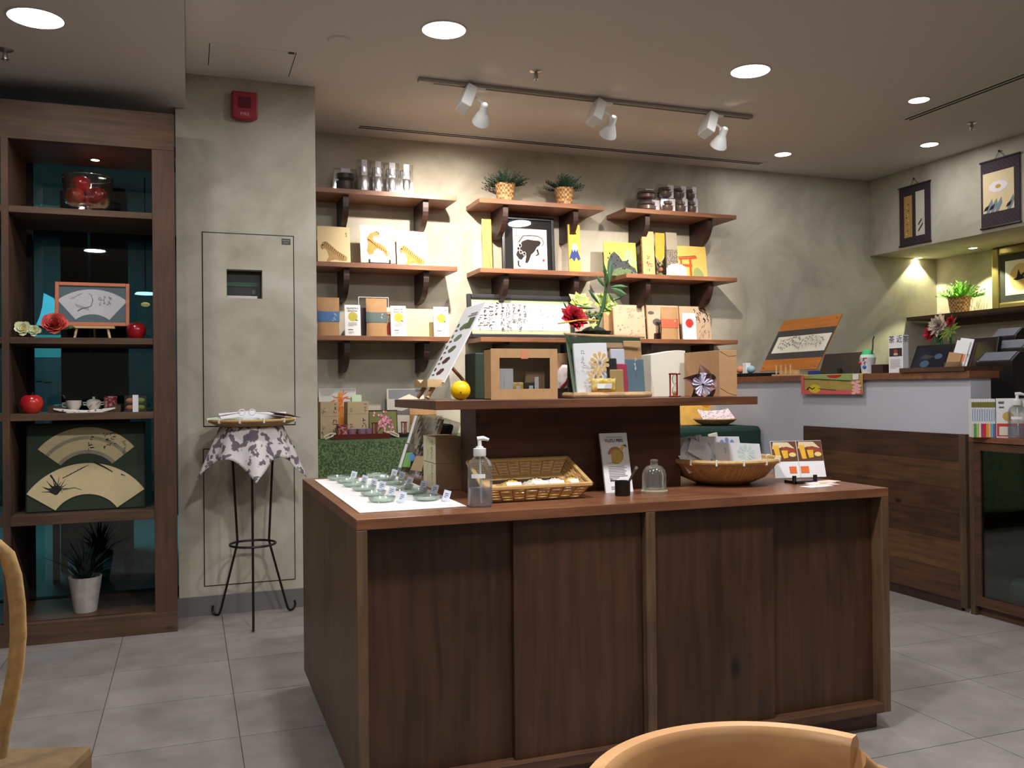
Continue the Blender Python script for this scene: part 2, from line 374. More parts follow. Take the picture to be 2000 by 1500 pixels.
# ------------------------------------------------------------------ lights of the place and added fill lamps
LENS = mat('lamp_lens', (255, 252, 246), .5, emit=14)
TRIM = mat('lamp_trim', (210, 206, 200), .5)
def downlight(x, y, z, r, power, label, group):
    t = thing('ceiling_downlight', label, 'ceiling light', (x, y, z), group=group)
    ob('trim', MB().lathe([(r, -.004), (r+.008, -.004), (r+.01, 0), (r, 0)], 40, cap=False), TRIM, t, smooth=True)
    ob('lens', MB().cyl(r, -.003, 0, 40), LENS, t)
    l = lamp('downlight_lamp', 'AREA', (x, y, z-.006), power, COOLW, 2*r); return t
G1, G2 = 'large round ceiling downlights', 'small round ceiling downlights'
downlight(1.125, 3.95, CZ, .1, BIG_W, 'large round lit ceiling downlight nearest the left end of the track', G1)
downlight(2.80, 3.95, CZ, .1, BIG_W, 'large round lit ceiling downlight near the right end of the track', G1)
downlight(-.553, 3.914, LZ, .1, BIG_W*.7, 'large round lit downlight in the lowered ceiling above the bookcase', G1)
downlight(4.024, 5.298, CZ, .056, SMALL_W, 'small round lit downlight close to the back wall', G2)
downlight(4.026, 4.038, CZ, .056, SMALL_W, 'small round lit downlight beside the right ceiling slot vent', G2)
downlight(4.84, 4.767, CZ, .056, SMALL_W, 'small round lit downlight above the hanging scrolls', G2)
for x, y, z, pw, lb in ((.75, 1.75, CZ, 36, 'over the left half of the island'), (1.9, 1.75, CZ, 26, 'over the right half of the island'), (-.553, 2.2, LZ, 7, 'in the lowered ceiling before the bookcase'), (1.125, .1, CZ, 6, 'over the cafe table'), (2.9, .8, CZ, 5, 'over the aisle before the counter'), (-.9, .2, LZ, 8, 'in the lowered ceiling beside the cafe table'), (1.125, -1.8, CZ, 8, 'at the rear of the shop')):  # unseen downlights standing in for the lamps of the rest of the shop
    downlight(x, y, z, .1, pw, 'unseen round lit ceiling downlight '+lb, 'unseen ceiling downlights standing in for the rest of the shop')
# track with three heads
tr = thing('light_track', 'long beige ceiling track carrying three white spot heads', 'light track', (0, 0, CZ))
ob('rail', B((1.166, 4.585, -.022), (3.266, 4.62, 0)), mat('track_beige', (168, 158, 148), .5), tr)
ob('slot', B((1.25, 4.596, -.0228), (3.25, 4.609, -.02)), mat('track_slot', (50, 44, 40), .6), tr)
def track_head(x, aim, label, pw):
    t = thing('track_spotlight', label, 'spotlight', (x, 4.602, CZ), group='track spotlights')
    ob('adapter', B((-.05, -.017, -.036), (.05, .017, -.0225)), PLASW, t)
    Tm = Matrix.Translation((-.035, -.005, -.034)) @ Euler((R_(-14), R_(24), 0)).to_matrix().to_4x4()
    ob('driver_box', MB().box((-.03, -.05, -.135), (.03, .05, 0), Tm), PLASW, t, bev=.006)
    p = Vector((.03, -.01, -.175)); d = (Vector(aim)-Vector((x, 4.602, CZ))-p).normalized()
    Q = Matrix.Translation(p) @ d.to_track_quat('-Z', 'Y').to_matrix().to_4x4()
    bl = ob('bulb', MB().lathe([(.012, .085), (.02, .08), (.022, .03), (.03, .02), (.05, -.03), (.052, -.04), (.046, -.043)], 28, T=Q, cap=False), PLASW, t, smooth=True)
    ob('bulb_face', MB().lathe([(.0001, -.038), (.046, -.0385)], 28, T=Q, cap=False), mat('spot_face', (255, 236, 205), .5, emit=18), bl)
    ob('yoke', MB().tube([(-.02, -.01, -.07), (.03, -.01, -.1), p], .008), PLASW, t)
    lamp('track_lamp', 'SPOT', Vector((x, 4.602, CZ))+p+d*.05, pw, (1, .89, .77), .02, d, 84, 1.0)
track_head(1.49, (1.62, 5.72, 1.95), 'white track spotlight nearest the fire alarm', SPOT_W*1.55)
track_head(2.262, (2.36, 5.72, 1.72), 'white track spotlight in the middle of the ceiling track', SPOT_W*.6)
track_head(3.005, (3.12, 5.72, 1.60), 'white track spotlight nearest the scroll wall', SPOT_W*.9)
# alcove lamps under the soffit; the middle one is added for even fill
for y, pw, lb in ((5.745, 22, 'recessed lamp under the soffit shining on the back wall corner'), (5.2, 34, 'added fill lamp under the soffit above the alcove plant'), (4.55, 34, 'recessed lamp under the soffit above the framed swallow')):
    t = thing('soffit_lamp', lb, 'lamp', (5.7, y, 2.222)); ob('lens', MB().cyl(.03, -.002, 0), mat('soffit_lens', (255, 246, 190), .5, emit=25), t)
    ob('trim', MB().lathe([(.03, -.003), (.038, -.003), (.038, 0), (.03, 0)], 24, cap=False), TRIM, t)
    lamp('soffit_spot', 'SPOT', (5.7, y+.008, 2.214), pw, (.98, .98, .58), .012, (0, 0, -1), 100, .2)
# unseen lamp added to light the corridor teal
lamp('corridor_fill', 'AREA', (-1.0, 7.9, 2.6), 55, (.58, .94, 1), .8)

# ------------------------------------------------------------------ small ceiling fittings
def slot_vent(name, label, x0, y0, x1, y1):
    L = math.hypot(x1-x0, y1-y0); t = thing(name, label, 'ceiling vent', ((x0+x1)/2, (y0+y1)/2, CZ), math.atan2(y1-y0, x1-x0), 'linear ceiling slot vents')
    ob('frame', B((-L/2, -.05, -.003), (L/2, .05, 0)), CEIL, t)
    for s in (-1, 1): ob('slot', B((-L/2+.03, s*.017-.008, -.0042), (L/2-.03, s*.017+.008, -.002)), mat('slot_black', (22, 20, 20), .8), t)
slot_vent('slot_vent', 'long black double slot vent in the ceiling along the back wall', .995, 5.57, 4.06, 5.57)
slot_vent('slot_vent', 'black double slot vent in the ceiling on the right', 4.25, 4.39, 4.25, 1.6)
def sprinkler(x, y, z, label):
    t = thing('sprinkler', label, 'sprinkler', (x, y, z), group='ceiling sprinklers')
    ob('plate', MB().lathe([(.001, -.006), (.025, -.006), (.034, 0)], 24), METAL, t, smooth=True)
    ob('nozzle', MB().lathe([(.001, -.05), (.006, -.046), (.012, -.03), (.008, -.006)], 12), METAL, t)
    ob('deflector', MB().cyl(.016, -.043, -.040, 12), METAL, t)
sprinkler(1.73, 4.32, CZ, 'steel ceiling sprinkler in front of the light track')
sprinkler(4.704, 4.288, CZ, 'steel ceiling sprinkler before the scroll wall')
sprinkler(-.729, 4.318, LZ, 'steel sprinkler in the lowered ceiling at the left edge')
tag(ob('ceiling_cover', MB().lathe([(.001, -.006), (.052, -.007), (.06, 0)], 32), CEIL, loc=(.69, 4.223, CZ), smooth=True), 'small round blank cover plate on the ceiling', 'cover')
t = thing('access_hatch', 'flush ceiling access hatch with a small black tag', 'access hatch', (.31, 4.64, CZ))
ob('joint', B((-.203, -.18, -.001), (-.199, .12, 0)), GAP, t); ob('joint', B((.2, -.19, -.001), (.204, .16, 0)), GAP, t)
ob('panel', B((-.199, -.19, -.0008), (.2, .16, 0)), CEIL, t); ob('tag', B((.165, -.19, -.002), (.195, -.165, -.0008)), BLACK, t)

# ------------------------------------------------------------------ bookcase in the shop window
BY, BD = 4.64, 5.14
bk = thing('bookcase', 'tall brown wooden window bookcase with open shelves', 'bookcase', (0, 0, 0))
xr0, xr1 = -.158, -.056
ob('header', B((-2.42, BY, 2.353), (xr1, BY+.04, 2.533)), CASEW, bk, bev=.002)
ob('base_rail', B((-2.42, BY, 0), (xr1, BY+.04, .1)), CASEW, bk, bev=.002)
ob('post', B((xr0, BY+.001, .1), (xr1, BY+.04, 2.353)), CASEWZ, bk, bev=.002)
ob('top_panel', B((-2.42, BY+.04, 2.36), (xr1, BD, 2.385)), DARKW, bk)
ob('side_panel', B((xr0, BY+.04, .1), (xr0+.025, BD, 2.36)), DARKWZ, bk)
ob('bottom_deck', B((-2.42, BY+.04, .075), (xr0, BD, .104)), DARKW, bk)
for x in (-.805, -1.6, -2.42): ob('divider', B((x, BY+.001, .1), (x+.03, BD, 2.36)), CASEWZ if x > -1 else DARKWZ, bk)
for z, h in ((2.042, .03), (1.432, .03), (1.075, .033), (.599, .044)):
    for x0, x1 in ((-.775, xr0), (-1.57, -.805), (-2.39, -1.6)): ob('shelf', B((x0, BY+.004, z-h), (x1, BD-.02, z)), CASEW, bk, bev=.0015)
gl = thing('shop_window', 'large dark glass pane behind the bookcase', 'window', (-1.24, BD+.02, 0))
ob('pane', B((-1.16, 0, .1), (1.18, .008, 2.5)), film('tinted_glass', (178, 200, 200), .05, .4, .01), gl)
for z in (.06, 2.45): ob('rail', B((-1.18, -.015, z), (1.19, .03, z+.05)), BLACKM, gl)
for x in (-1.17, -.36, .44, 1.1): ob('mullion', B((x, -.015, 0), (x+.05, .03, 2.6)), BLACKM, gl)
p = PZ(186, 312, 2.357)
t = thing('puck_light', 'small lit round puck light under the bookcase top', 'lamp', p)
ob('lens', MB().cyl(.02, -.002, 0), mat('puck_lens', (255, 228, 200), .5, emit=30), t); ob('trim', MB().lathe([(.02, -.003), (.032, -.003), (.032, .003), (.02, 0)], 24, cap=False), METAL, t)
lamp('puck_spot', 'SPOT', (p.x, p.y, 2.34), 13, (1, .82, .7), .015, (0, 0, -1), 110, .6)

# ------------------------------------------------------------------ back wall shelves
SY = 5.48; SHZ = (2.415, 1.96, 1.508)
place = (('left', .736, 1.636), ('middle', 1.79, 2.69), ('right', 2.851, 3.753)); rows = ('top', 'middle', 'bottom')
bm_ = [(YB, 0), (SY+.045, 0)] + [(YB-.045-(.21)*math.cos(R_(a)), -.045-.15*math.sin(R_(a))) for a in range(0, 91, 10)] + [(YB, -.195)]
for cn, x0, x1 in place:
    for rn, z in zip(rows, SHZ):
        t = thing('wall_shelf', f'brown wooden wall shelf, {rn} one of the {cn} column', 'shelf', ((x0+x1)/2, 0, z), group='wooden wall shelves')
        ob('board', B((-.45, SY, -.03), (.45, YB-.001, 0)), SHELFW, t, bev=.0015)
        for s in (-.255, .255): ob('bracket', MB().prism([(a-.001, b-.03) for a, b in bm_], s-.018, s+.018, 'yz'), BRACK, t)

# ------------------------------------------------------------------ island counter
IX0, IX1, IY0, IY1, IZ = .424, 2.237, 2.398, 3.60, .82
isl = thing('island_counter', 'large dark wooden island counter with sliding doors', 'counter', (0, 0, 0))
ob('plinth', B((IX0+.04, IY0+.035, 0), (IX1-.03, IY1-.05, .06)), DARKW, isl)
ob('top', B((IX0, IY0, IZ-.03), (IX1, IY1, IZ)), TOPW, isl, bev=.0015)
ob('side_panel', B((IX0, IY0, .06), (IX0+.03, IY1, IZ-.0305)), SIDEW, isl, bev=.0015); ob('side_panel', B((IX1-.03, IY0, .06), (IX1, IY1, IZ-.0305)), SIDEW, isl, bev=.0015)
ob('front_rail', B((IX0+.03, IY0, .06), (IX1-.03, IY0+.1, .09)), DARKW, isl, bev=.0015)
xm = PY(1273, 1200, IY0).x; ob('stile', B((xm-.016, IY0, .09), (xm+.016, IY0+.08, IZ-.0305)), SIDEW, isl, bev=.0015)
xa, xb = PY(1003, 1200, IY0+.03).x, PY(1510, 1200, IY0+.03).x
for x0, x1, d in ((IX0+.031, xa+.01, .05), (xa, xm-.02, .026), (xm+.017, xb, .026), (xb-.01, IX1-.031, .05)):
    ob('sliding_door', B((x0, IY0+d, .091), (x1, IY0+d+.02, IZ-.031)), DOORW, isl)
ob('back_panel', B((IX0+.03, IY1-.03, .06), (IX1-.03, IY1, IZ-.031)), DARKW, isl)
for x, w in ((IX0+.001, .002), (IX0+.016, .004)): ob('dowel', MB().cyl(.004, 0, .0006, 10, T=Matrix.Translation((x+.004, IY0, .127)) @ Matrix.Rotation(math.pi/2, 4, 'X')), PINE, isl)
# raised tier on the island
TX0, TX1, TY0, TY1, TZ = .697, 1.844, 2.58, 3.14, PY(850, 783, 2.58).z
tier = thing('display_tier', 'raised dark wooden display tier standing on the island counter', 'shelf', (0, 0, 0))
ob('top', B((TX0, TY0, TZ-.028), (TX1, TY1, TZ)), TIERW, tier, bev=.0015)
bx0, bx1 = PY(930, 900, 2.75).x, PY(1329, 900, 2.75).x
ob('block', B((bx0, 2.75, IZ), (bx1, PX(900, 900, bx0).y, TZ-.0285)), wood('tier_block_wood', (62, 37, 28), (92, 56, 41), 'x'), tier)

# ------------------------------------------------------------------ service counter on the right
t = thing('service_counter', 'grey half wall service counter with a brown wooden cap', 'counter', (0, 0, 0))
ob('half_wall', B((3.76, 3.455, 0), (3.897, YB-.001, 1.2)), mat('cool_grey_paint', (186, 188, 198), .85, var=.04, scale=3), t)
capx = PY(1952, 730, 3.44).x; ob('cap', B((3.735, 3.44, 1.2), (capx, YB-.001, 1.238)), TOPW, t, bev=.002)
a, b = PY(1874, 716, 3.47), PY(1955, 716, 3.47); ob('raised_plank', B((a.x+.02, 3.46, 1.238), (b.x, 3.9, 1.262)), DARKWY, t)
pn = thing('counter_panel', 'dark wooden plank panel leaning against the grey service counter', 'panel', (3.735, 3.467, 0))
zs = [.052, .2, .36, .5, .63, .77, .912]
for i in range(6): ob('plank', B((0, .043, zs[i]+.0006), (.0248, 1.274, zs[i+1]-.0006)), wood('plank_%d' % (i % 3), *(((58, 36, 25), (96, 63, 42)), ((66, 44, 28), (108, 74, 48)), ((46, 28, 22), (84, 55, 38)))[i % 3], 'y'), pn)
ob('stile', B((-.002, 0, .02), (.0248, .042, .913)), DARKWZ, pn); ob('toe_strip', B((.006, .042, 0), (.0248, 1.274, .051)), BRACK, pn)
dc = thing('display_cabinet', 'dark wooden cabinet with a glass door at the right edge', 'cabinet', (3.737, 3.452, 0))
ob('top', B((0, -1.5, .876), (.36, 0, .904)), TOPW, dc, bev=.0015)
ob('side', B((0, -.03, .0), (.36, -.002, .875)), DARKWZ, dc); ob('back', B((.34, -1.5, .05), (.358, -.03, .875)), DARKWY, dc)
ob('plinth', B((.03, -1.5, 0), (.34, -.03, .05)), DARKWY, dc); ob('bottom', B((.022, -1.5, .05), (.34, -.03, .08)), DARKWY, dc)
ob('shelf', B((.03, -1.5, .46), (.34, -.031, .478)), DARKWY, dc)
dr = ob('door', MB().box((0, -1.5, .835), (.02, -.031, .872)).box((0, -1.5, .05), (.02, -.031, .1)).box((0, -.07, .1), (.02, -.031, .835)), DARKWY, dc)
ob('glass', B((.008, -1.5, .1), (.012, -.07, .835)), film('cabinet_glass', (200, 210, 205), .05, .4, .02), dr)
# staff side behind the counter
S('floor_staff', (3.9, 1.2, -.003), (5.93, YB, .001), mat('staff_floor', (70, 66, 64), .7))
sd = thing('staff_desk', 'dark work desk behind the service counter', 'desk', (4.35, 4.6, 0))
ob('top', B((-.38, -1.1, .98), (.4, 1.1, 1.02)), BLACKM, sd); ob('body', B((-.34, -1.08, 0), (.38, 1.08, .98)), mat('desk_dark', (34, 30, 30), .7), sd)
# alcove shelf
ash = thing('alcove_shelf', 'dark brown wooden shelf along the alcove wall', 'shelf', (5.6, YB-.002, 1.70))
ob('board', B((0, -2.6, 0), (.328, 0, .028)), DARKWY, ash); ob('cleat', B((.3, -2.6, -.05), (.328, 0, 0)), DARKWY, ash)
# table along the back wall under the shelves, two cloths
DT = (.68, 2.25, 5.2, 5.77, .875)
tb = thing('display_table', 'long low display table against the back wall', 'table', (0, 0, 0))
ob('table_top', B((DT[0], DT[2]+.01, DT[4]-.03), (DT[1]-.01, DT[3], DT[4]-.006)), DARKW, tb)
for x in (DT[0]+.02, DT[1]-.08):
    for y in (DT[2]+.02, DT[3]-.06): ob('leg', B((x, y, 0), (x+.05, y+.04, DT[4]-.03)), DARKWZ, tb)
def cloth(name, label, x0, x1, z1, m, wob):
    def f(u, v):
        x = x0+(x1-x0)*u
        if v < .4: y = DT[3]+(DT[2]-DT[3])*v/.4; z = z1
        else:
            q = (v-.4)/.6; y = DT[2]-.012-.018*q*(1+math.sin(x*wob))-.01*math.sin(q*9+x*5)*q; z = z1-(.7)*q
        if .36 < v < .44: z -= .004
        return (x, y, z)
    return tag(ob(name, MB().sheet(f, 50, 30), m, smooth=True, solid=.003), label, 'tablecloth')
cloth('table_cloth', 'green speckled patterned cloth over the left end of the table', .675, 2.2, DT[4]-.003, spots('green_print', (58, 84, 52), (112, 130, 88), 110), 14)
bench = [(-.02, -.16), (0, -.02), (.012, -.005), (.03, 0), (.56, 0), (.56, -.16)]
tag(ob('velvet_riser', MB().prism([(5.17+a, .895+b) for a, b in [(0, -.7), (0, -.03), (.008, -.01), (.03, 0), (.59, 0), (.59, -.7)]], 2.26, 3.725, 'yz'), mat('dark_green_velvet', (18, 48, 42), .95), bev=.02), 'dark green velvet covered riser against the grey counter', 'riser')
# ------------------------------------------------------------------ things in the bookcase
def fan(A, m, cx, cy, r0, r1, a0, a1, n=24):
    """folding-fan leaf; radii in card heights"""
    k = A.h/A.w; f = lambda r, a: (cx+r*k*math.cos(R_(a)), cy+r*math.sin(R_(a)))
    return A.poly(m, [f(r1, a0+(a1-a0)*i/n) for i in range(n+1)] + [f(r0, a1+(a0-a1)*i/n) for i in range(n+1)])
APPLE = spots('apple_skin', (120, 12, 22), (176, 30, 34), 9, .4, .65, .22); APPLEO = spots('apple_skin_orange', (172, 40, 30), (206, 84, 52), 12, .4, .65, .3)
def apple(loc, r, label, m=APPLE, group=None, tilt=(0, 0, 0)):
    t = thing('apple', label, 'apple', loc, group=group, rot=tilt)
    pr = [(.0001, .16), (.22, .03), (.5, 0), (.82, .25), (1, .75), (1.0, 1.1), (.86, 1.5), (.55, 1.74), (.28, 1.72), (.1, 1.6), (.0001, 1.5)]
    ob('flesh', MB().lathe([(a*r, b*r) for a, b in pr], 24, cap=False), m, t, smooth=True)
    ob('stem', MB().tube([(0, 0, 1.5*r), (.05*r, 0, 1.8*r), (.16*r, 0, 2.0*r)], .05*r, 6), BRACK, t); return t
z1, z2, z3, z4 = 2.042, 1.432, 1.075, .599
c = PY(172, 404, 4.83)
bw = thing('glass_bowl', 'clear footed glass bowl full of red apples on the top shelf', 'bowl', (c.x, 4.83, z1))
ob('foot', MB().lathe([(.001, .002), (.05, 0), (.052, .004), (.02, .012), (.012, .03), (.016, .045), (.05, .052)], 32, cap=False), film('bowl_glass', (252, 254, 253), .09, .6, .04), bw, smooth=True)
ob('vessel', MB().lathe([(.002, .05), (.08, .052), (.1, .07), (.105, .1), (.114, .19), (.117, .19), (.11, .1), (.104, .068), (.08, .047), (.02, .044)], 40, cap=False), film('bowl_glass', (252, 254, 253), .09, .6, .04), bw, smooth=True)
ob('rim', MB().tube([(.1155*math.cos(i*math.pi/20), .1155*math.sin(i*math.pi/20), .19) for i in range(40)], .0022, 6, True), film('rim_glass', (250, 253, 252), .45, .5, .1), bw, smooth=True)
for dx, dy, dz, r, m, lb in ((-.055, -.03, .055, .042, APPLEO, 'orange red apple low on the left in the glass bowl'), (.045, -.035, .055, .046, APPLE, 'dark red apple low on the right in the glass bowl'), (0, .05, .055, .042, APPLE, 'red apple at the back of the glass bowl'), (-.03, .0, .118, .043, APPLE, 'dark red apple on top of the others in the glass bowl')):
    apple((c.x+dx, 4.83+dy, z1+dz), r, lb, m, 'apples in the glass bowl')
# framed fan on an easel
y = 4.76; a, b = PY(107, 640, y), PY(253, 640, y); zb, zt = PY(180, 637, y).z, PY(180, 551, y).z; w, h = b.x-a.x, zt-zb
fr = thing('framed_fan', 'orange wood framed grey fan painting standing on an easel', 'picture', ((a.x+b.x)/2, y, zb)); fr.rotation_euler = (R_(-8), 0, 0)
OR = wood('orange_frame', (176, 92, 58), (200, 118, 78), 'x', knots=False); q = .017
ob('frame', holed(MB(), -w/2, w/2, 0, h, -w/2+q, w/2-q, q, h-q, -.012, .006), OR, fr, bev=.002)
ob('mount', B((-w/2+q, -.004, q), (w/2-q, .002, h-q)), mat('slate_mount', (84, 100, 106), .8), fr)
A = Art(w, h); PAP = mat('fan_paper_grey', (188, 186, 190), .8, var=.04, scale=60); fan(A, PAP, .5, -.27, .54, 1.12, 50, 130)
A.stroke(GREYINK, [(.3, .34), (.36, .4), (.42, .42), (.48, .46), (.5, .6), (.48, .72), (.44, .75)], .03, .01)
for i in range(9): A.stroke(GREYINK, [(.27+.02*i, .5-.01*i), (.3+.02*i, .42-.01*i)], .012, .004)
for i in range(5): A.stroke(PALEINK, [(.2+.03*i, .62+.03*i), (.26+.03*i, .64+.03*i)], .02, .006)
A.glyphs(GREYINK, .6, .66, 3, .06, 3); A.glyphs(GREYINK, .66, .68, 3, .06, 4); A.glyphs(GREYINK, .72, .68, 3, .06, 5); A.put(fr, 'painting', -.004)
e = thing('tabletop_easel', 'small pale wooden easel holding the framed fan', 'easel', ((a.x+b.x)/2, y, z2)); zz = zb-z2
ob('ledge', B((-.1, -.03, zz-.012), (.1, .012, zz-.001)), PINE, e)
for s in (-1, 1): ob('leg', MB().tube([(s*.068, -.012, zz-.01), (s*.078, -.02, .004)], .006, 8), PINE, e)
ob('leg', MB().tube([(0, .03, zz+.1), (0, .11, .004)], .005, 8), PINE, e); ob('spine', B((-.01, .012, zz-.01), (.01, .02, zz+.12)), PINE, e)
def flower_head(name, label, loc, r, mats, petals=26, centre=None, tilt=(0, 0, 0), group=None, cup=.5):
    t = thing(name, label, 'flower', loc, group=group, rot=tilt); rnd = random.Random(petals); mb = MB()
    for i in range(petals):
        lay = i/petals; an = i*2.4; L = r*(1.05-.55*lay); el = R_(10+70*lay*cup*2); mb.cur = i % len(mats)
        T = Matrix.Rotation(an, 4, 'Z') @ Matrix.Rotation(-el, 4, 'Y')
        w_ = L*.42
        vs = [(0, -.1*w_, 0), (.45*L, -w_, .05*L), (.85*L, -.8*w_, .1*L), (L, 0, .04*L), (.85*L, .8*w_, .1*L), (.45*L, w_, .05*L), (0, .1*w_, 0), (.5*L, 0, -.06*L)]
        mb.add([T @ Vector(v) for v in vs], [(0, 1, 7), (1, 2, 7), (2, 3, 7), (3, 4, 7), (4, 5, 7), (5, 6, 7), (6, 0, 7)])
    ob('petals', mb, mats, t, smooth=True)
    if centre: ob('centre', MB().ball(r*.22, (0, 0, r*.14), 12, .6), centre, t, smooth=True)
    ob('leaf', MB().sheet(lambda u, v: ((u-.1)*r*1.5, (v-.5)*r*.55*math.sin(math.pi*min(1, u*.9+.1)), -r*.2-.1*r*u+.1*r*abs(v-.5)), 6, 2), GREEN, t)
    return t
WF = [mat('white_petal', (226, 226, 196), .7), mat('lime_petal', (206, 216, 158), .7)]; CF = [mat('coral_petal', (218, 98, 84), .7), mat('coral_petal_deep', (188, 62, 60), .7)]
for u, v, r, lb in ((45, 640, .043, 'white yellow flower lying at the left on the easel shelf'), (66, 646, .034, 'pale lime flower between the white and coral flowers')):
    p = PY(u, v, 4.72); flower_head('silk_flower', lb, (p.x, 4.72, z2+r*.98), r, WF, 18, mat('pollen', (196, 156, 54), .8) if r > .04 else None, (R_(70), 0, 0), 'silk flowers on the bookcase shelf', .35)
p = PY(107, 632, 4.70); flower_head('silk_flower', 'coral pink peony flower beside the framed fan', (p.x, 4.70, z2+.062), .064, CF, 40, None, (R_(60), 0, 0), 'silk flowers on the bookcase shelf', .5)
p = PY(266, 650, 4.73); apple((p.x, 4.73, z2), .045, 'dark red apple to the right of the framed fan')
p = PY(62, 800, 4.73); apple((p.x, 4.73, z3), .05, 'bright red apple at the left of the tea tray', spots('apple_bright', (170, 26, 30), (206, 60, 48), 9, .4, .65, .22))
# tea tray
p0, p1 = PY(94, 800, 4.74), PY(236, 800, 4.74); xm_ = (p0.x+p1.x)/2; w = p1.x-p0.x
ty = thing('tea_tray', 'dark brown wooden tea tray on the middle bookcase shelf', 'tray', (xm_, 4.82, z3))
ob('base', B((-w/2, -.085, 0), (w/2, .1, .008)), DARKW, ty)
for s in (-1, 1): ob('end_wall', MB().prism([(s*w/2, .008), (s*w/2, .034), (s*(w/2-.03), .036), (s*(w/2-.07), .02), (s*(w/2-.1), .008)], -.085, .1, 'xz'), DARKW, ty)
ck = tag(ob('tray_cloth', MB().sheet(lambda u, v: (xm_+(u-.5)*.27, 4.731-.004*math.sin(u*6)-(.004 if v > .5 else 0)+(.0 if v > .35 else .14*(.35-v)/.35), z3+.0095-(.0 if v < .5 else .03*(v-.5)*2*(1-abs(u-.5)*1.6))+.026*abs(u-.5)*(1 if v > .3 else .4)), 16, 10), [spots('floral_cloth', (226, 218, 214), (92, 88, 110), 55, .6, .64), RED], solid=.001), 'white floral cloth with a red border hanging over the tea tray', 'cloth')
CER = mat('white_ceramic', (214, 208, 196), .3)
def cup(name, label, u, v, y, z, r, h, m, extra=None):
    p = PY(u, v, y); t = thing(name, label, 'cup', (p.x, y, z))
    ob('body', MB().lathe([(.001, 0), (r*.6, 0), (r*.66, .004), (r*.96, h*.5), (r, h), (r*.93, h), (r*.88, h*.5), (r*.5, .008), (.001, .008)], 28, cap=False), m, t, smooth=True)
    return t, r, h
t, r, h = cup('tea_cup', 'plain white tea cup on the tea tray', 144, 788, 4.84, z3+.0125, .036, .046, CER)
ob('handle', MB().tube([(-r+.002, 0, h*.75), (-r-.014, 0, h*.7), (-r-.014, 0, h*.35), (-r*.8, 0, h*.3)], .0035, 8), CER, t)
t, r, h = cup('sugar_pot', 'white lidded pot with black strokes on the tea tray', 183, 788, 4.84, z3+.0125, .034, .04, CER)
ob('lid', MB().lathe([(r*1.02, h), (r*.7, h+.008), (.006, h+.012), (.006, h+.018), (.008, h+.022), (.0001, h+.024)], 24), CER, t, smooth=True)
for s in (-1, 1): ob('handle', MB().tube([(s*r*.98, 0, h*.85), (s*(r+.014), 0, h*.9), (s*(r+.01), 0, h*.6), (s*r*.9, 0, h*.6)], .003, 8), CER, t)
for k in range(4): ob('brush_mark', MB().tube([(.02*math.sin(k*1.3-2), -r*.9*math.cos(.6*math.sin(k*1.3-2)), .012+.006*k), (.02*math.sin(k*1.3-2)+.008, -r*.97, .018+.006*k)], .0012, 5), INK, t)
FLORAL = spots('red_floral_tin', (128, 40, 50), (190, 140, 132), 70, .48, .58, .4)
p = PY(216, 790, 4.84); t = thing('tea_tin', 'red floral round tea tin on the tea tray', 'tin', (p.x, 4.84, z3+.0125))
ob('body', MB().cyl(.03, 0, .05, 28), FLORAL, t, smooth=True); ob('lid', MB().lathe([(.0305, .05), (.031, .062), (.029, .065), (.0001, .065)], 28), FLORAL, t, smooth=True)
p = PY(265, 800, 4.72); t = thing('macaron_pack', 'clear box of pink and green macarons with a white label', 'sweet box', (p.x, 4.72, z3))
mp_ = [mat('macaron_pink', (208, 132, 104), .7), mat('macaron_green', (140, 158, 70), .7)]
for s in (0, 1):
    for k in (0, 1): ob('macaron', MB().ball(.024, ((s-.5)*.042, .0, .02+.034*k), 16, .62), mp_[s], t, smooth=True)
ob('wrap', B((-.05, -.028, .0005), (.05, .028, .08)), WRAP, t); ob('label', B((-.012, -.0292, 0), (.014, -.0284, .083)), WHITE, t)
# panel with two fans
t, w, h = card('fan_panel', 'dark green panel with two cream painted fans, on the low shelf', 'picture', 50, 284, 826, 1001, 4.74, z4, BLACKM, .02, 5, part='frame')
ob('mount', B((.006-w/2, -.003, .008), (w/2-.006, 0, h-.008)), mat('forest_mount', (38, 52, 36), .8), t)
A = Art(w, h); P1 = mat('fan_paper_gold', (188, 172, 132), .8, var=.06, scale=30); P2 = mat('fan_paper_cream', (206, 188, 146), .8, var=.04, scale=30)
BAND = mat('fan_mist_band', (140, 130, 112), .8, var=.2, scale=25)
fan(A, P1, .5, .309, .34, .64, 39, 141); fan(A, BAND, .5, .309, .5, .54, 39, 141); fan(A, BAND, .5, .309, .34, .38, 39, 141)
A.glyphs(INK, .72, .88, 3, .05, 9); A.glyphs(INK, .66, .86, 3, .05, 10); A.glyphs(INK, .53, .82, 3, .05, 2); A.glyphs(GREYINK, .82, .78, 5, .03, 21)
fan(A, P2, .5, -.19, .38, .73, 34, 146, 30); A.stroke(INK, [(.2, .42), (.26, .3), (.3, .22)], .02, .004)
for i in range(16):
    an = R_(40+8*i); A.stroke(INK, [(.25, .2), (.25+.06*math.cos(an), .2+.1*math.sin(an)), (.25+.13*math.cos(an), .2+.2*math.sin(an)*(.5+.5*(i % 3)/2))], .018, .003)
for i in range(6): A.stroke(INK, [(.3+.03*i, .38+.02*i), (.37+.03*i, .42+.02*i)], .01, .003)
A.stroke(INK, [(.56, .55), (.66, .48), (.72, .43)], .02, .008); A.stroke(INK, [(.79, .4), (.83, .38)], .012, .003); A.stroke(GREYINK, [(.3, .25), (.4, .27), (.46, .24)], .012, .004)
A.put(t, 'painting', -.003)
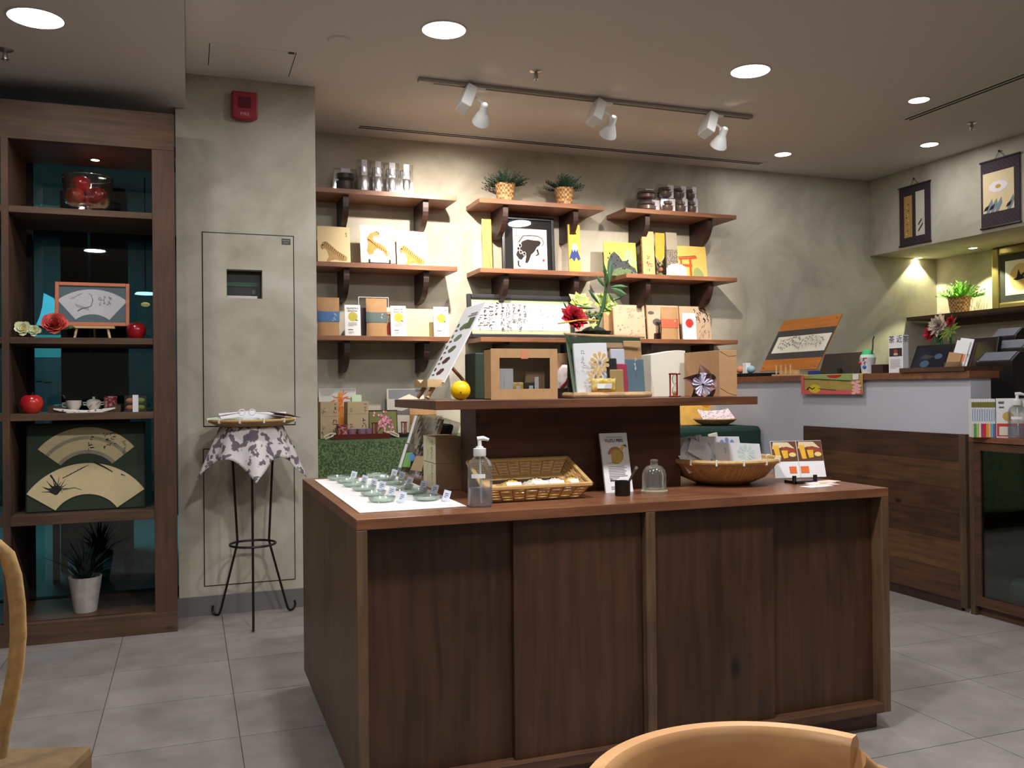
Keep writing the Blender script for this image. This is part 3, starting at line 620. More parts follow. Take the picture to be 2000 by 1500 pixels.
# potted grass
p = PY(167, 1184, 4.80); r = .074
t = thing('potted_grass', 'pale concrete pot with dark spiky grass on the bottom shelf', 'plant', (p.x, 4.80, .104))
ob('pot', MB().lathe([(.001, 0), (r*.7, 0), (r, .16), (r*1.02, .17), (r*.93, .17), (r*.9, .14), (.001, .14)], 32, cap=False), mat('concrete', (176, 172, 168), .8, var=.15, scale=22), t, smooth=True)
mb = MB(); rnd = random.Random(5)
for i in range(95):
    an = rnd.uniform(0, 6.28); sp = rnd.uniform(.02, .23); hh = rnd.uniform(.15, .27)*(1-.5*sp/.23)
    d = Vector((math.cos(an), math.sin(an)*.8, 0)); sd_ = Vector((-d.y, d.x, 0))*.007; pts = [d*.02*rnd.random()+Vector((0, 0, .14))]
    P_ = [pts[0], pts[0]+d*sp*.35+Vector((0, 0, hh*.6)), pts[0]+d*sp+Vector((0, 0, hh))]
    mb.add([P_[0]-sd_, P_[0]+sd_, P_[1]+sd_*.8, P_[1]-sd_*.8, P_[2]], [(0, 1, 2, 3), (3, 2, 4)])
ob('leaves', mb, mat('dark_blade', (26, 44, 36), .6), t)
# chairs standing in for dark reflections in the window glass
def reflected_chair(x, y, label):
    t = thing('chair_reflection', label, 'chair', (x, y, 0), group='chairs standing in for window reflections')
    ob('seat', B((-.115, -.2, .42), (.115, .2, .46)), BLACKM, t, bev=.01); ob('backrest', B((-.115, -.2, .62), (.115, -.17, 1.1)), BRACK, t, bev=.02)
    for sx_ in (-.095, .095):
        sx = sx_; ob('leg', B((sx-.018, -.2, 0), (sx+.018, -.165, .66)), BLACKM, t); ob('leg', B((sx-.018, .165, 0), (sx+.018, .2, .42)), BLACKM, t)
p = PY(148, 745, 6.3); reflected_chair(p.x, 6.3, 'dark chair standing in for a reflection in the window glass, left of the pair'); p = PY(219, 745, 6.3); reflected_chair(p.x, 6.3, 'dark chair standing in for a reflection in the window glass, right of the pair')
p = PY(284, 575, 6.6); t = thing('pendant_reflection', 'small glowing stand-in for a pendant lamp reflected in the window glass', 'lamp', (p.x, 6.6, p.z)); ob('disc', MB().lathe([(.001, 0), (.07, 0), (.06, .012), (.001, .016)], 24), mat('pendant_glow', (240, 246, 255), .5, emit=3), t)  # reflection of a pendant lamp in the glass, built as a glowing object
ob('bulb', MB().ball(.03, (0, 0, -.07), 12, .5), mat('amber_glow', (230, 170, 110), .5, emit=1.2), t); ob('cord', MB().tube([(0, 0, .014), (0, 0, LZ-p.z)], .004, 6), BLACK, t)
a, b = PY(66, 632, 8.85), PY(112, 570, 8.85); t = thing('lit_poster', 'bright cyan curved lit panel seen through the window glass', 'lit sign', (a.x, 8.98, a.z)); w, h = b.x-a.x, b.z-a.z
ob('panel', MB().prism([(0, 0), (w*.55, -.1*h), (w, .1*h), (w, .55*h), (w*.75, .85*h), (w*.33, h), (w*.26, .55*h), (w*.15, .25*h)], 0, .02), mat('cyan_lit', (110, 200, 226), .5, emit=.55), t)
a, b = PY(175, 800, 8.9), PY(191, 480, 8.9); tag(ob('lit_gap', B((a.x, 8.96, a.z), (b.x, 8.999, b.z)), mat('blue_lit', (50, 92, 120), .5, emit=.35)), 'narrow blue lit gap between dark walls seen through the window', 'lit gap')  # glow put into the material for a lit gap between dark walls

# ------------------------------------------------------------------ on the column
a, b = PY(452, 236, CY), PY(502, 186, CY); w, h = b.x-a.x, b.z-a.z
t = thing('fire_alarm', 'red wall mounted fire alarm strobe on the column', 'fire alarm', ((a.x+b.x)/2, CY, a.z))
ob('housing', MB().prism([(-w/2, .1*h), (-w*.3, .02*h), (0, 0), (w*.3, .02*h), (w/2, .1*h), (w/2, h), (-w/2, h)], -.045, 0), mat('alarm_red', (150, 20, 44), .4), t, bev=.008)
ob('lens', B((-w*.24, -.05, h*.42), (w*.24, -.044, h*.8)), mat('alarm_lens', (96, 14, 34), .2), t); text(t, 'FIRE', .026, mat('alarm_text', (226, 170, 176), .5), (0, -.0462, h*.14))
a, b = PY(550, 478, CY), PY(567, 467, CY); t = thing('warning_tag', 'tiny black warning label on the electrical hatch', 'label', ((a.x+b.x)/2, CY-.004, a.z))
ob('plate', B((-(b.x-a.x)/2, -.001, 0), ((b.x-a.x)/2, 0, b.z-a.z)), BLACK, t); A = Art(b.x-a.x, b.z-a.z); A.rect(PALEINK, .12, .62, .88, .72).rect(PALEINK, .25, .28, .75, .36); A.put(t, 'print', -.001)
dx = (wa.x+wb.x)/2; hw = (wb.x-wa.x)/2; hh = wb.z-wa.z
t = thing('breaker_unit', 'dark breaker unit with a green stripe inside the column niche', 'breaker', (dx, CY+.06, wa.z))
ob('body', B((-hw+.002, 0, .002), (hw-.002, .058, hh-.002)), mat('breaker_black', (34, 36, 36), .5), t); ob('green_stripe', B((-hw+.003, -.004, hh*.45), (hw*.8, 0, hh*.6)), mat('breaker_green', (36, 74, 50), .5), t)
ob('cover', B((-hw+.003, -.01, .002), (hw*.75, 0, hh*.12)), METAL, t); ob('switch', B((hw*.45, -.006, hh*.18), (hw*.65, 0, hh*.34)), mat('switch_grey', (70, 80, 74), .5), t)

# ------------------------------------------------------------------ wire plant stand with cloth and tray
sx, sy = .303, 4.69; zt = PY(490, 834, sy-.1).z; zr = PY(493, 1062, sy).z
st = thing('plant_stand', 'tall black wire tripod stand with scrolled feet', 'stand', (sx, sy, 0))
for u, v in ((495, 1231), (423, 1201), (569, 1191)):
    f = PZ(u, v, .006); an = math.atan2(f.y-sy, f.x-sx); L = math.hypot(f.x-sx, f.y-sy); d = Vector((math.cos(an), math.sin(an), 0))
    P_ = [d*.145+Vector((0, 0, zt-.012)), d*.105+Vector((0, 0, zr)), d*(L*.86)+Vector((0, 0, .05))]
    P_ += [d*(L+.028*math.cos(a_)-.0)+Vector((0, 0, .034+.028*math.sin(a_))) for a_ in [R_(190+23*i) for i in range(10)]]
    ob('leg', MB().tube(P_, .006, 8), IRON, st, smooth=True)
for r, z in ((.112, zr), (.15, zt-.012)): ob('ring', MB().tube([(r*math.cos(i*math.pi/16), r*math.sin(i*math.pi/16), z) for i in range(32)], .006, 8, True), IRON, st, smooth=True)
def drape(u, v):
    a, b = (u-.5)*2, (v-.5)*2; x, y = (a-b)*.235, (a+b)*.235; r = math.hypot(x, y); an = math.atan2(y, x)
    if r < .155: return (sx+x, sy+y, zt)
    q = r-.155; ho = .155+q*(.28+.10*math.sin(an*8+1)); return (sx+ho*math.cos(an), sy+ho*math.sin(an), zt-q*.86+.005*math.sin(an*11))
tag(ob('stand_cloth', MB().sheet(drape, 40, 40), spots('leaf_print_cloth', (216, 208, 208), (112, 100, 110), 26, .53, .57), smooth=True, solid=.002), 'white cloth with grey leaf print draped over the wire stand', 'cloth')
BAM = weave('bamboo_weave', (190, 154, 96), (150, 112, 64), 110); BAMR = mat('bamboo_rim', (188, 152, 96), .5, var=.12, scale=60)
bt = thing('bamboo_tray', 'shallow round bamboo tray of leaflets on the wire stand', 'tray', (sx, sy, zt+.002))
ob('bowl', MB().lathe([(.001, .0), (.16, 0), (.2, .018), (.215, .03), (.21, .034), (.19, .02), (.15, .006), (.001, .006)], 48, cap=False), BAM, bt, smooth=True)
ob('rim', MB().tube([(.212*math.cos(i*math.pi/24), .212*math.sin(i*math.pi/24), .031) for i in range(48)], .007, 8, True), BAMR, bt, smooth=True)
for i in range(12): an = i*math.pi/6+.2; ob('binding', B((-.004, -.009, .02), (.004, .009, .041)), OFFW, bt, (.212*math.cos(an), .212*math.sin(an), 0), (0, 0, an+math.pi/2))
LE = [mat('leaflet_mint', (196, 210, 190), .7), mat('leaflet_white', (226, 230, 236), .7), mat('leaflet_rose', (150, 108, 108), .7), mat('leaflet_cream', (228, 220, 206), .7)]
for k, (dx, dy, rz, rx, ry, m, w, h, nm) in enumerate(((-.13, .02, 20, 6, -8, 0, .13, .17, 'mint green leaflet sticking out left of the bamboo tray'), (.07, .05, -12, 20, 0, 1, .2, .13, 'white leaflet leaning at the back of the bamboo tray'), (-.06, .03, 8, 20, -4, 1, .18, .13, 'pale leaflet in the middle of the bamboo tray'), (.12, -.04, 30, 3, 8, 3, .17, .12, 'cream leaflet near the front of the bamboo tray'), (.16, .02, 48, 6, 12, 2, .1, .14, 'dusty rose leaflet sticking out right of the bamboo tray'), (-.13, -.08, -40, 5, -6, 2, .09, .12, 'dusty rose leaflet at the front left of the bamboo tray'))):
    tag(ob('leaflet', B((-w/2, -h/2, 0), (w/2, h/2, .002)), LE[m], None, (sx+dx, sy+dy, zt+.04+.004*k), (R_(rx), R_(ry), R_(rz))), nm, 'leaflet', 'leaflets in the bamboo tray')
p = PY(467, 803, sy); t = thing('paper_ribbon', 'small white curled paper ribbon on the bamboo tray', 'ribbon', (sx-.05, sy-.02, zt+.06))
for s in (0, .05): ob('loop', MB().tube([(s+.016*math.cos(i*.45), 0, .012+.014*math.sin(i*.45)) for i in range(14)], .003, 6, True), WHITE, t)
# ------------------------------------------------------------------ things on the back wall shelves
q1, q2, q3 = SHZ
FOIL = mat('silver_foil', (226, 226, 234), .34, metal=1, bump=.4, scale=40); LABEL = mat('label_white', (222, 218, 226), .7)
def sweet_pack(label, u0, u1, vT, vB, y, z, fill, group, ul=None, d=.06):
    a, b = PY(u0, vB, y), PY(u1, vB, y); w = b.x-a.x; h = PY((u0+u1)/2, vT, y).z-z
    t = thing('sweet_pack', label, 'sweet pack', ((a.x+b.x)/2, y, z), group=group)
    ob('contents', MB().lathe([(.001, .003), (w*.36, .004), (w*.45, h*.2), (w*.45, h*.48), (w*.34, h*.54), (w*.42, h*.62), (w*.4, h*.8), (.001, h*.88)], 20, (0, d/2, 0), cap=False), fill, t, smooth=True)
    ob('box', B((-w/2, 0, .0005), (w/2, d, h)), WRAP, t); c = ((ul-u0)/(u1-u0)-.5)*w if ul else 0
    ob('label', B((c-w*.21, -.0016, .001), (c+w*.21, -.0004, h*1.0)), LABEL, t); ob('cord', MB().tube([(-w/2, -.003, h*.5), (w/2, -.003, h*.5)], .0012, 5), mat('grey_cord', (130, 128, 130), .7), t); return t
g = 'silver sweet packs on the top left shelf'
for i, (u0, u1) in enumerate(((699, 725), (726, 752), (753, 780), (781, 807))):
    sweet_pack(f'clear pack of silver wrapped sweets, {("leftmost", "second from left", "second from right", "rightmost")[i]} of four', u0, u1, 312+3*i, 374, 5.53, q1, FOIL, g)
DARKF = mat('dark_sweets', (74, 66, 64), .4); sweet_pack('dim grey clear pack standing behind at the far left of the top left shelf', 653, 697, 329, 369, 5.64, q1, DARKF, None, None, .05)
g = 'brown sweet packs on the top right shelf'; CHO = mat('brown_sweets', (92, 74, 68), .35); rr = ('left', 'middle', 'right')
for i, (u0, u1, ul) in enumerate(((1291, 1318, 1313), (1319, 1343, 1338), (1344, 1364, 1359))):
    lo = sweet_pack(f'clear pack of brown sweets, {rr[i]} one of the lower row of three', u0, u1, 388, 416, 5.53, q1, CHO, g, ul, .055)
    zt_ = PY(1320, 388, 5.53).z; sweet_pack(f'clear pack of brown sweets, {rr[i]} one of the upper row of three', u0-3, u1-3, 361+2*i, 388, 5.532, zt_+.001, CHO, g, ul-3, .055)
sweet_pack('clear pack of brown sweets at the left end, lower of two', 1247, 1284, 390, 409, 5.56, q1, CHO, g, 1281, .05); zt_ = PY(1265, 390, 5.56).z
sweet_pack('clear pack of brown sweets at the left end, upper of two', 1247, 1284, 369, 390, 5.562, zt_+.001, CHO, g, 1269, .05)
WICK = weave('wicker_pot', (214, 172, 116), (140, 98, 58), 62)
def pot_plant(label, loc, r, h, leafm, n=110, seed=1, group=None):
    t = thing('potted_plant', label, 'plant', loc, group=group)
    ob('pot', MB().lathe([(.001, 0), (r*.78, 0), (r, h*.95), (r*1.03, h), (r*.95, h), (r*.9, h*.8), (.001, h*.8)], 28, cap=False), WICK, t, smooth=True)
    rnd = random.Random(seed); mb = MB()
    for i in range(n):
        an = rnd.uniform(0, 6.28); el = R_(rnd.uniform(12, 89)); L = r*rnd.uniform(1.0, 2.1); d = Vector((math.cos(an)*math.cos(el), math.sin(an)*math.cos(el), math.sin(el)*.82))
        o = Vector((math.cos(an)*r*.5*math.cos(el), math.sin(an)*r*.5*math.cos(el), h*.85)); mb.tube([o, o+d*L*.6, o+d*L], [.0016, .0013, .0006], 4)
        s = d.cross(Vector((0, 0, 1))); s = s.normalized() if s.length > .01 else Vector((1, 0, 0))
        for k in range(7):
            b0 = o+d*L*(.35+.65*k/7); q = (s if k % 2 else -s)*r*.24+d*r*.26+Vector((0, 0, r*.08)); n_ = Vector((0, 0, 1))*r*.05+s*r*.03
            mb.add([b0, b0+q*.5+n_, b0+q, b0+q*.5-n_], [(0, 1, 2, 3)])
    ob('foliage', mb, leafm, t); return t
DG = mat('plant_dark_green', (40, 74, 52), .5, var=.3, scale=50); r = .068; hp = PY(987, 359, 5.56).z-q1
for u, lb in ((987, 'green plant in a woven pot on the middle top shelf, left one'), (1102, 'green plant in a woven pot on the middle top shelf, right one')):
    p = PY(u, 395, 5.57); pot_plant(lb, (p.x, 5.57, q1), r, hp, DG, seed=u, group='woven pot plants on the top shelf')
# --- tigers
TIG = mat('tiger_orange', (206, 138, 70), .8, var=.15, scale=40); TIGG = mat('tiger_tan', (178, 146, 96), .8, var=.12, scale=40); PALEB = mat('pale_board', (234, 222, 196), .7)
def tiger_low(A, body):
    A.poly(body, [(.1, .5), (.16, .58), (.28, .6), (.42, .5), (.6, .36), (.82, .26), (.9, .2), (.88, .1), (.7, .1), (.52, .13), (.4, .1), (.3, .04), (.24, .06), (.34, .2), (.28, .36), (.2, .42), (.14, .38)])
    for i in range(11): x = .24+.055*i; y_ = .585-.035*i; A.stroke(INK, [(x, y_), (x-.03, y_-.07), (x-.02, y_-.13)], .016, .006)
    A.ell(INK, .16, .5, .025).stroke(INK, [(.1, .5), (.12, .42), (.17, .38)], .012, .008); A.glyphs(INK, .88, .83, 2, .05, 6)
t, w, h = card('tiger_board', 'tan board with a grey crouching tiger, at the wall end', 'picture', 621, 685, 441, 511, 5.60, q2, CREAM, .006, 7, 'tiger paintings'); A = Art(w, h); tiger_low(A, TIGG); A.put(t, 'painting')
t, w, h = card('tiger_board', 'pale board with an orange tiger rearing up, on a black stand', 'picture', 705, 773, 438, 508, 5.54, q2+.012, PALEB, .006, 10, 'tiger paintings'); A = Art(w, h)
A.poly(TIG, [(.18, .3), (.22, .5), (.2, .66), (.3, .78), (.46, .84), (.54, .78), (.5, .7), (.4, .72), (.36, .64), (.42, .56), (.56, .52), (.7, .44), (.78, .32), (.8, .2), (.72, .18), (.66, .3), (.5, .38), (.4, .34), (.36, .24), (.24, .2)])
for i in range(8): A.stroke(INK, [(.2+.02*i, .62-.03*i+.02*i), (.3+.03*i, .6-.03*i)], .018, .006)
for i in range(6): A.stroke(INK, [(.42+.06*i, .53-.04*i), (.44+.06*i, .44-.04*i)], .018, .006)
A.stroke(INK, [(.46, .84), (.54, .8), (.55, .7), (.5, .67)], .02, .012).stroke(INK, [(.8, .3), (.86, .18), (.94, .1)], .014, .006); A.stroke(GREYINK, [(.36, .16), (.5, .22), (.62, .14)], .012, .006); A.put(t, 'painting')
STN = lambda loc, w, lb, grp='small black display stands': (lambda s: ([ob('foot', MB().prism([(sx_*w/2-.006, 0), (sx_*w/2+.006, 0), (sx_*w/2+.006, .03), (sx_*w/2-.006, .03)], -.03, -.022), BLACK, s) for sx_ in (-1, 1)], ob('rail', B((-w/2, -.03, 0), (w/2, .03, .011)), BLACK, s), s)[2])(thing('display_stand', lb, 'stand', loc, group=grp))
p = PY(740, 508, 5.54); STN((p.x, 5.54, q2), .13, 'small black stand under the rearing tiger board')
t, w, h = card('tiger_board', 'cream board with a golden crouching tiger, brightly lit', 'picture', 776, 836, 450, 512, 5.62, q2, PALEB, .006, 7, 'tiger paintings'); A = Art(w, h); tiger_low(A, TIG); A.put(t, 'painting')
# --- middle: slim panels and the framed bull
YEL = mat('yellow_panel', (224, 184, 74), .6, var=.06, scale=20)
t, w, h = card('slim_painting', 'slim yellow panel with a bare brown branch', 'picture', 944, 962, 427, 522, 5.58, q2, YEL, .01, 4, 'slim yellow panels'); A = Art(w, h)
A.stroke(BRACK, [(.85, .04), (.62, .3), (.35, .56), (.1, .64)], .012, .006).stroke(BRACK, [(.38, .53), (.75, .66), (.8, .75)], .01, .004); A.put(t, 'painting')
t, w, h = card('slim_painting', 'slim yellow panel with a blue snow capped mountain', 'picture', 1112, 1135, 438, 527, 5.58, q2, YEL, .014, 3, 'slim yellow panels'); A = Art(w, h)
A.poly(mat('mount_blue', (42, 62, 128), .7), [(0, .27), (.2, .42), (.38, .58), (.62, .58), (.8, .44), (1, .3), (.8, .26), (.62, .33), (.45, .24), (.25, .31)]).poly(WHITE, [(.22, .5), (.38, .61), (.64, .61), (.84, .5), (.7, .49), (.62, .44), (.5, .5), (.38, .43), (.3, .5)]); A.ell(BRACK, .6, .82, .1); A.put(t, 'painting')
t, w, h = card('framed_bull', 'black framed ink print of a bull with curled tail', 'picture', 981, 1083, 424, 526, 5.66, q2, None, lean=3); q = .022
ob('frame', holed(MB(), -w/2, w/2, 0, h, -w/2+q, w/2-q, q, h-q, -.02, .008), BLACK, t, bev=.004); ob('mount', B((q-w/2, -.006, q), (w/2-q, 0, h-q)), BLACKM, t)
sh = ob('sheet', B((-w*.29, -.008, h*.07), (w*.36, -.006, h*.79)), WHITE, t); A = Art(w*.65, h*.72)
A.poly(mat('bull_ink', (46, 36, 36), .8), [(.1, .4), (.2, .56), (.26, .68), (.42, .74), (.62, .72), (.76, .72), (.82, .68), (.78, .6), (.7, .56), (.62, .44), (.52, .36), (.46, .22), (.4, .14), (.34, .16), (.38, .34), (.3, .3), (.24, .22), (.16, .24), (.08, .34)])
A.stroke(INK, [(.16, .66), (.3, .82), (.5, .84), (.72, .83), (.86, .78), (.9, .66), (.84, .58)], .025, .014)
for (x, y_) in ((.15, .5), (.22, .42), (.32, .38), (.2, .58)): A.ell(WHITE, x, y_, .05, .05).ell(INK, x, y_, .035, .035)
A.stroke(INK, [(.7, .5), (.74, .38), (.66, .34)], .05, .03).stroke(INK, [(.14, .2), (.14, .08), (.2, .05)], .04, .03).rect(RED, .86, .2, .91, .26).glyphs(INK, .08, .92, 2, .06, 8)
ob('print', A.mb, A.mats, t, (w*.035, -.008, h*.07), fix=False); ob('glass', B((q-w/2, -.015, q), (w/2-q, -.013, h-q)), film('picture_glass', (250, 250, 250), .04, .3, .02), t)
# --- right, second row
t, w, h = card('mountain_board', 'yellow board with dark pine mountains', 'picture', 1182, 1245, 472, 538, 5.62, q2, mat('lime_board', (206, 196, 84), .7, var=.08, scale=14), .007, 6); A = Art(w, h)
A.poly(mat('mist_green', (150, 170, 130), .8), [(.58, .4), (.62, .68), (.72, .8), (.88, .76), (.92, .55), (1, .45), (1, .3)]); A.poly(mat('pine_ink', (60, 66, 70), .8, var=.3, scale=60), [(.06, .12), (.1, .4), (.2, .62), (.32, .72), (.45, .6), (.56, .44), (.7, .46), (.8, .32), (.95, .24), (1, .1), (.6, .02), (.2, .02)])
A.poly(mat('slope_green', (92, 112, 76), .8, var=.3, scale=60), [(.2, .02), (.3, .2), (.55, .26), (.8, .2), (.98, .06), (.98, 0), (.2, 0)])
for i in range(14): A.ell(INK, .12+.055*i, .52+.16*math.sin(i*1.3)-.02*i, .022, .03)
A.put(t, 'painting')
g = 'slim sweet boxes on the right middle shelf'
t, w, h = card('slim_box', 'slim tan box with red brush characters', 'box', 1257, 1280, 451, 540, 5.56, q2, mat('tan_box', (206, 162, 110), .7), .02, 4, g); A = Art(w, h); A.glyphs(RED, .45, .42, 2, .1, 4); A.glyphs(GREYINK, .5, .3, 2, .09, 5); A.put(t)
t, w, h = card('slim_box', 'slim golden orange tag hanging point down', 'tag', 1280, 1298, 455, 500, 5.60, q2+.1, None, lean=0, group=g); ob('tag', MB().prism([(-w/2, h*.24), (0, 0), (w/2, h*.24), (w/2, h), (-w/2, h)], 0, .004), mat('gold_orange', (214, 156, 46), .6, var=.1, scale=30), t)
ob('cord', MB().tube([(-w/2, .002, h*.24), (0, .002, -.02), (w/2, .002, h*.24)], .002, 5), WHITE, t); ob('hanger', B((-.004, .004, -.1), (.004, .006, h)), WRAP, t)
t, w, h = card('slim_box', 'slim grey box with a dark speckled lower half', 'box', 1305, 1326, 453, 540, 5.58, q2, mat('grey_box', (156, 146, 128), .7), .02, 5, g); A = Art(w, h); A.rect(spots('speckle', (150, 140, 124), (52, 46, 46), 160, .5, .56), .02, .12, .98, .62); A.put(t)
MO = [mat('mochi_pink', (186, 116, 104), .6), mat('mochi_green', (128, 140, 86), .6)]
for i, (u0, u1, lb) in enumerate(((1250, 1264, 'tall clear bag of pink and green sweets left of the tan box'), (1281, 1304, 'tall clear bag of pink and green sweets between the slim boxes'))):
    a, b = PY(u0, 538, 5.64), PY(u1, 538, 5.64); t = thing('sweet_bag', lb, 'sweet bag', ((a.x+b.x)/2, 5.64, q2), group='tall clear sweet bags'); hh = .26; w = b.x-a.x
    for k in range(4): ob('sweet', MB().ball(min(.022, w*.45), (0, .022, .022+.04*k), 12, .85), MO[(k+i) % 2], t, smooth=True)
    ob('bag', B((-w/2, 0, .0005), (w/2, .045, hh)), WRAP, t)
a, b = PY(1303, 539, 5.50), PY(1342, 539, 5.50); w, h = b.x-a.x, PY(1322, 514, 5.5).z-q2; t = thing('flower_card', 'small white and pink scalloped card in front of the grey box', 'card', ((a.x+b.x)/2, 5.505, q2)); pts = [(-w/2, 0), (w/2, 0)]
for i in range(13): an = math.pi*i/12; pts.append((w/2*math.cos(an)*(1-.06*(i % 2)), h*.55+h*.45*math.sin(an)*(1-.16*(i % 2))))
ob('board', MB().prism(pts, 0, .004), [WHITE], t); A = Art(w, h); A.poly(mat('blush_pink', (232, 190, 214), .7), [(.55, .05), (.6, .5), (.75, .8), (.95, .6), (.97, .05)]).poly(mat('pollen2', (206, 206, 130), .8), [(.2, .12), (.4, .22), (.6, .14), (.4, .08)]); A.put(t)
t, w, h = card('torii_board', 'yellow board with an orange torii gate', 'picture', 1325, 1382, 480, 541, 5.62, q2, mat('wheat_board', (216, 186, 96), .7, var=.06, scale=14), .007, 6); A = Art(w, h); TO = mat('torii_orange', (206, 84, 34), .7)
A.poly(mat('bush_green', (146, 158, 104), .8), [(.5, .02), (.55, .3), (.68, .36), (.85, .2), (.9, .02)]); A.poly(TO, [(.04, .64), (.66, .7), (.68, .62), (.06, .56)]).rect(TO, .06, .36, .5, .44).rect(TO, .4, .04, .48, .62).rect(TO, .1, .04, .16, .6).stroke(INK, [(.04, .66), (.64, .71)], .015); A.put(t, 'painting')
# --- third row left: pouches and tea cards
def pouch(label, u0, u1, vT, vB, y, z, band, gl, wf=.5, light=False, grp='kraft tea pouches'):
    a, b = PY(u0, vB, y), PY(u1, vB, y); w = b.x-a.x; h = PY((u0+u1)/2, vT, y).z-z; t = thing('tea_pouch', label, 'pouch', ((a.x+b.x)/2, y, z), group=grp); D = .055
    f = lambda s: (lambda u, v: ((u-.5)*w*(1-.06*(1-v)*math.sin(math.pi*v)), s*D/2*(max(0, 1-v*1.12)**.6)*(1-(2*abs(u-.5))**4*.8)+s*.001, v*h))
    ob('pouch', MB().sheet(f(-1), 12, 14).sheet(f(1), 12, 14), KRAFT, t, smooth=True); fb = lambda u, v: ((u-.5)*w*1.01, -D/2*(max(0, 1-(.36+.27*v)*1.12)**.6)*(1-(2*abs(u-.5))**4*.8)-.003, (.36+.27*v+.04*(u-.5)**2)*h)
    bd = ob('band', MB().sheet(fb, 12, 3), band, t, smooth=True); ob('seal', B((-w*.49, -.0025, h*.84), (w*.49, -.0015, h*.85)), KRAFTD, t)
    A = Art(w*.3, h*.24); A.glyphs(WHITE, .5, .85, gl, .26, gl+2); o = A.put(t, 'lettering', -D/2*.72-.004); o.location.x = w*.24; o.location.z = h*.375; return t
pouch('kraft tea pouch with a blue band at the wall end of the shelf', 620, 663, 581, 652, 5.54, q3, mat('band_blue', (74, 112, 164), .7), 3)
pouch('kraft tea pouch with a slate grey band between two tea cards', 715, 756, 583, 655, 5.54, q3, mat('band_slate', (92, 108, 110), .7), 2)
OLIVE = mat('tea_olive', (186, 178, 60), .5, var=.08, scale=60); LEAFG = mat('tea_leaf_ink', (70, 100, 60), .8)
def tea_card(label, u0, u1, vT, vB, y, z, title, spot=OLIVE, group='white tea cards', full=True):
    t, w, h = card('tea_card', label, 'card', u0, u1, vT, vB, y, z, WHITE, .012, 5, group); A = Art(w, h)
    A.ell(spot, .52, .62, .3); A.ell(WHITE, .76, .5, .07)
    if full:
        A.poly(LEAFG, [(.66, .5), (.72, .54), (.78, .52), (.86, .49), (.74, .485)]); A.lines(PALEINK, .22, .78, .44, 5, .028, .012); A.rect(GREYINK, .2, .19, .52, .215); A.lines(PALEINK, .22, .6, .14, 3, .03, .01)
    A.put(t)
    for i, s in enumerate(title): text(t, s, h*.085, INK, (0, -.0012, h*(.86-.085*i)), sx=.95)
    return t
tea_card('white tea card with an olive circle beside the blue banded pouch', 674, 705, 595, 653, 5.52, q3, ('ASANOKA', 'SENCHA'))
tea_card('white tea card with an olive circle left of the cream board', 764, 794, 597, 655, 5.53, q3, ('SAKURA', 'SENCHA'))
tea_card('white tea card with an olive circle at the right end, under one title line', 848, 877, 599, 656, 5.53, q3, ('GYOKUCHA',))
t, w, h = card('acrylic_stand', 'clear acrylic frame standing behind the slate banded pouch', 'stand', 701, 760, 580, 652, 5.66, q3, WRAP, .004, 2, part='sheet'); ob('edge', holed(MB(), -w/2, w/2, 0, h, -w/2+.003, w/2-.003, .003, h-.003, -.001, .005), WHITE, t)
t, w, h = card('dark_box', 'narrow dark brown box behind the first tea card', 'box', 703, 716, 601, 652, 5.57, q3, mat('dark_choc', (42, 26, 22), .5), .07)
t, w, h = card('figure_card', 'small card printed with a red robed figure beside the pouch', 'card', 753, 768, 600, 655, 5.60, q3, PALEB, .004, 3); A = Art(w, h); A.poly(mat('robe_red', (206, 84, 78), .7), [(.2, .08), (.15, .3), (.35, .5), (.7, .5), (.85, .3), (.8, .08)]).ell(CREAM, .5, .58, .2).poly(mat('print_orange', (206, 132, 96), .7), [(.1, .6), (.4, .75), (.9, .66), (.9, .85), (.1, .85)]); A.put(t)
t, w, h = card('cream_board', 'blank cream board between two tea cards', 'board', 792, 852, 603, 656, 5.64, q3, mat('cream_gold', (232, 214, 160), .6, var=.04, scale=20), .006, 5)
# --- third row middle: long framed calligraphy
y = 5.62; a, b = PY(913, 655, y), PY(1122, 660, y); w = b.x-a.x; h = PY(1010, 576, y).z-q3
t = thing('framed_calligraphy', 'long black framed calligraphy sheet with a green mount', 'picture', ((a.x+b.x)/2, y, q3)); t.rotation_euler = (R_(-4), 0, 0); q = .03
ob('frame', holed(MB(), -w/2, w/2, 0, h, -w/2+q, w/2-q, q, h-q, -.02, .008), mat('charcoal_frame', (40, 38, 44), .35), t, bev=.006); ob('mount', B((q-w/2, -.005, q), (w/2-q, 0, h-q)), mat('sage_mount', (170, 182, 142), .8), t)
ob('sheet', B((-w/2+.042, -.007, .055), (w/2-.045, -.005, h-.055)), WHITE, t); A = Art(w, h)
for i in range(15): A.glyphs(INK if i < 9 else GREYINK, .11+.052*i, .74-.02*math.sin(i*1.7), (6, 5, 6, 3, 6, 6, 5, 6, 4)[i % 9] if i < 12 else 3, .1 if i < 9 else .06, 30+i, .1)
A.put(t, 'calligraphy', -.007)
